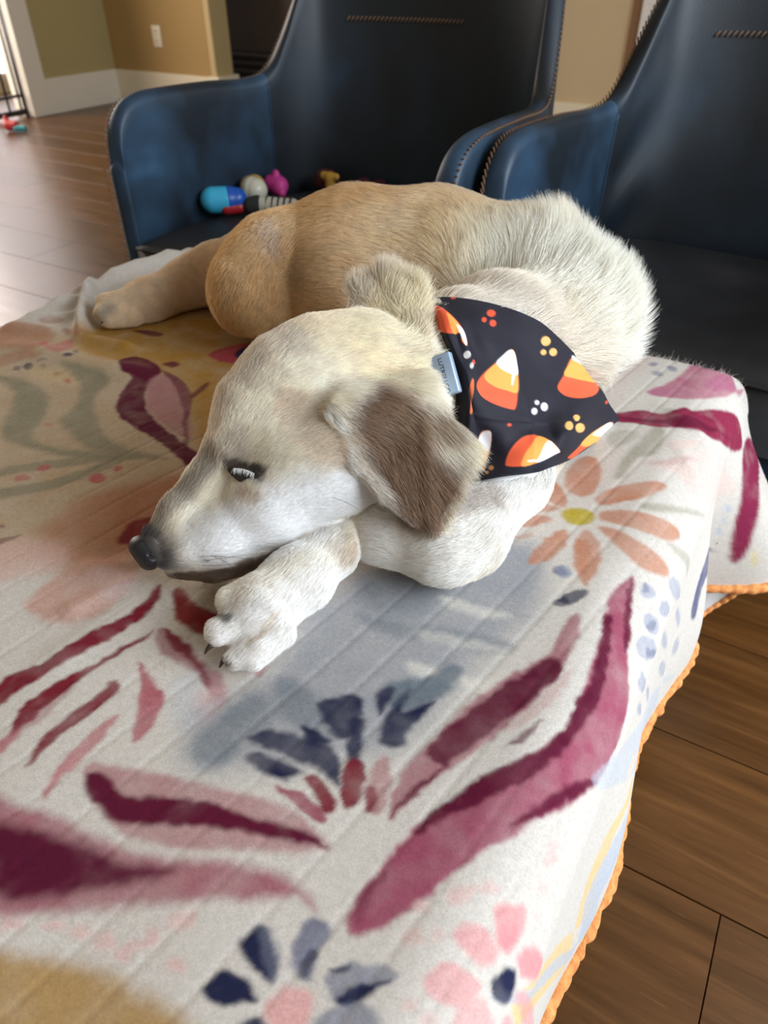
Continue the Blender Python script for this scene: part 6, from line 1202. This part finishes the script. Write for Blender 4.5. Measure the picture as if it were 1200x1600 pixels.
for a, b_, c_ in (((-0.7810, 0.6035, 0.4242), (-0.7820, 0.5983, 0.4223), (-0.7829, 0.5948, 0.4190)), ((-0.7724, 0.5969, 0.4178), (-0.7734, 0.5917, 0.4159), (-0.7737, 0.5880, 0.4137)), ((-0.7856, 0.6171, 0.4292), (-0.7881, 0.6135, 0.4317), (-0.7889, 0.6096, 0.4311)), ((-0.2742, 0.2309, 0.4182), (-0.2755, 0.2275, 0.4169), (-0.2758, 0.2251, 0.4137)), ((-0.2621, 0.2302, 0.4113), (-0.2633, 0.2272, 0.4095), (-0.2638, 0.2251, 0.4067)), ((-0.2740, 0.2546, 0.4264), (-0.2769, 0.2508, 0.4257), (-0.2788, 0.2477, 0.4236)), ((-0.2536, 0.2335, 0.4102), (-0.2548, 0.2305, 0.4085), (-0.2558, 0.2284, 0.4060))):
    s_ = np.linspace(0, 1, 7)[:, None]; P_ = (1 - s_) ** 2 * np.array(a) + 2 * s_ * (1 - s_) * np.array(b_) + s_ * s_ * np.array(c_)
    vv_, ff_ = tube(P_, np.linspace(.0024, .0006, 7), 8); link('claw', mesh('claw', vv_, ff_), CLAW, dog)

# ------------------------------------------------------------------ toys on the seat and on the floor
def plast(n, c, r=0.35): return simple(n, c, r, 0.05, 40)
def blob_mesh(name, prims, h, mat, parent=None):
    pts_ = np.vstack([np.vstack([prim_pts(q) - prim_r(q), prim_pts(q) + prim_r(q)]) for q in prims]); lo = pts_.min(0) - 0.006; n = np.ceil((pts_.max(0) + 0.006 - lo) / h).astype(int) + 1
    g = np.stack(np.meshgrid(*[lo[k] + h * np.arange(n[k]) for k in range(3)], indexing='ij'), -1).reshape(-1, 3); d = np.full(len(g), 0.2)
    for q in prims: d = np.maximum(d, -sd_prim(g, q)) if q[6] == 'cut' else smin(d, sd_prim(g, q), q[5])
    v_, q_ = surface_nets(d.reshape(tuple(n)), lo, h); return link(name, big_mesh(name, v_, q_), mat, parent)
def V3(*a): return tuple(float(q) for q in a)
SEAT = 0.376
def seat_toy(name, label, loc, rz=0): return thing(name, label, 'toy', loc, rz, None)
# capsule shaped toy, lying on its side
t = seat_toy('capsule_toy', 'light blue capsule dog toy with a dark blue end on the armchair seat', (-1.0645, 1.1657, 0.3760), math.radians(38))
blob_mesh('body', [('c', (-0.014, 0, 0.026), (0.012, 0, 0.026), 0.0255, 0.0255, 0.002, 'n')], 0.0025, plast('sky_blue_rubber', (0.05, 0.42, 0.66)), t)
blob_mesh('end_cap', [('c', (0.020, 0.001, 0.0262), (0.032, 0.001, 0.0262), 0.0258, 0.0225, 0.002, 'n')], 0.0025, plast('royal_blue_rubber', (0.010, 0.085, 0.42)), t)
blob_mesh('red_band', [('c', (0.012, -0.012, 0.013), (0.038, -0.010, 0.013), 0.0135, 0.012, 0.002, 'n')], 0.0025, plast('red_rubber', (0.35, 0.015, 0.02)), t)
t = seat_toy('ball_toy', 'cream and tan round toy beside the blue capsule toy', (-1.0511, 1.2562, 0.3760))
blob_mesh('body', [('c', (0, 0, 0.027), (0.006, 0, 0.027), 0.027, 0.025, 0.002, 'n')], 0.0025, plast('cream_rubber', (0.62, 0.58, 0.45)), t)
blob_mesh('tan_cap', [('c', (-0.010, 0.004, 0.031), (-0.003, 0.010, 0.033), 0.0225, 0.0225, 0.002, 'n')], 0.0025, plast('tan_rubber', (0.45, 0.28, 0.09)), t)
tag(blob_mesh('knobby_toy', [('c', tuple(np.array((-1.0480, 1.3290, 0.3760)) + V3(-0.008, 0, 0.024)), tuple(np.array((-1.0480, 1.3290, 0.3760)) + V3(0.010, 0, 0.022)), 0.020, 0.020, 0.004, 'n'),
    ('c', tuple(np.array((-1.0480, 1.3290, 0.3760)) + V3(0.002, 0, 0.030)), tuple(np.array((-1.0480, 1.3290, 0.3760)) + V3(0.003, 0, 0.046)), 0.012, 0.008, 0.006, 'n'),
    ('c', tuple(np.array((-1.0480, 1.3290, 0.3760)) + V3(0.012, -0.008, 0.014)), tuple(np.array((-1.0480, 1.3290, 0.3760)) + V3(0.024, -0.012, 0.012)), 0.012, 0.010, 0.006, 'n')], 0.0022, plast('magenta_rubber', (0.50, 0.035, 0.22), 0.6)), 'bright pink knobby dog toy on the armchair seat', 'toy')
t = seat_toy('striped_toy', 'black and cream striped plush toy in front of the pink toy', (-0.9739, 1.2131, 0.3760), math.radians(24))
blob_mesh('body', [('c', (-0.030, 0, 0.018), (0.045, 0.004, 0.016), 0.016, 0.014, 0.002, 'n')], 0.0025, plast('cream_plush', (0.50, 0.46, 0.37), 0.9), t)
blob_mesh('head', [('c', (-0.040, -0.004, 0.016), (-0.028, 0, 0.018), 0.0165, 0.0172, 0.002, 'n')], 0.0025, plast('black_plush', (0.02, 0.02, 0.02), 0.9), t)
for k in range(5):
    x_ = -0.008 + k * 0.0125; v_, f_ = tube([(x_ + 0.002 * math.sin(a), 0.0035 + (0.0163 - 0.0003 * k) * math.cos(a), 0.0172 + (0.0163 - 0.0003 * k) * math.sin(a)) for a in np.linspace(0, 2 * math.pi, 21)[:-1]], 0.0017, 6, closed=True)
    link('stripe', mesh('stripe', v_, f_), plast('black_plush_stripe', (0.02, 0.02, 0.02), 0.9) if k == 0 else bpy.data.materials['black_plush_stripe'], t)
yb = np.array((-0.9454, 1.3886, 0.3760))
tag(blob_mesh('wedge_toy', [('c', tuple(yb + V3(0, 0, 0.014)), tuple(yb + V3(0.002, 0, 0.036)), 0.010, 0.012, 0.004, 'n'), ('c', tuple(yb + V3(-0.014, 0, 0.040)), tuple(yb + V3(0.018, 0, 0.041)), 0.009, 0.007, 0.006, 'n')], 0.002, plast('yellow_rubber', (0.50, 0.27, 0.04), 0.6)), 'yellow flared dog toy near the middle of the seat', 'toy')
mb_ = np.array((-0.9703, 1.3926, 0.3760)) + np.array((0, 0.02, 0)); tag(blob_mesh('round_toy', [('c', tuple(mb_ + V3(-0.006, 0, 0.024)), tuple(mb_ + V3(0.006, 0, 0.024)), 0.0235, 0.0235, 0.002, 'n')], 0.0025, plast('maroon_rubber', (0.07, 0.012, 0.012), 0.7)), 'dark maroon round toy behind the yellow toy', 'toy')
rb_ = np.array((-0.8753, 1.4417, 0.3760)); tag(blob_mesh('bone_toy', [('c', tuple(rb_ + V3(-0.018, 0, 0.016)), tuple(rb_ + V3(0.018, 0.004, 0.016)), 0.012, 0.012, 0.002, 'n'), ('c', tuple(rb_ + V3(-0.020, -0.009, 0.017)), tuple(rb_ + V3(-0.020, 0.010, 0.017)), 0.0145, 0.0145, 0.006, 'n'), ('c', tuple(rb_ + V3(0.020, -0.005, 0.017)), tuple(rb_ + V3(0.020, 0.013, 0.017)), 0.0145, 0.0145, 0.006, 'n')], 0.0022, plast('dark_red_rubber', (0.075, 0.010, 0.018), 0.7)), 'dark red bone toy at the back of the seat behind the dog', 'toy')
t = thing('floor_toy', 'small red and teal toy on the floor near the pet gate', 'toy', (-4.0665, 2.8506, -0.0000), 0.3)
blob_mesh('body', [('c', (-0.03, 0, 0.032), (0.01, 0, 0.030), 0.030, 0.026, 0.004, 'n'), ('c', (-0.035, 0, 0.05), (-0.04, 0, 0.07), 0.018, 0.012, 0.01, 'n')], 0.004, plast('bright_red_rubber', (0.48, 0.03, 0.03)), t)
blob_mesh('foot', [('c', (0.02, -0.01, 0.020), (0.065, 0.0, 0.018), 0.018, 0.016, 0.004, 'n')], 0.004, plast('teal_rubber', (0.06, 0.30, 0.34)), t)
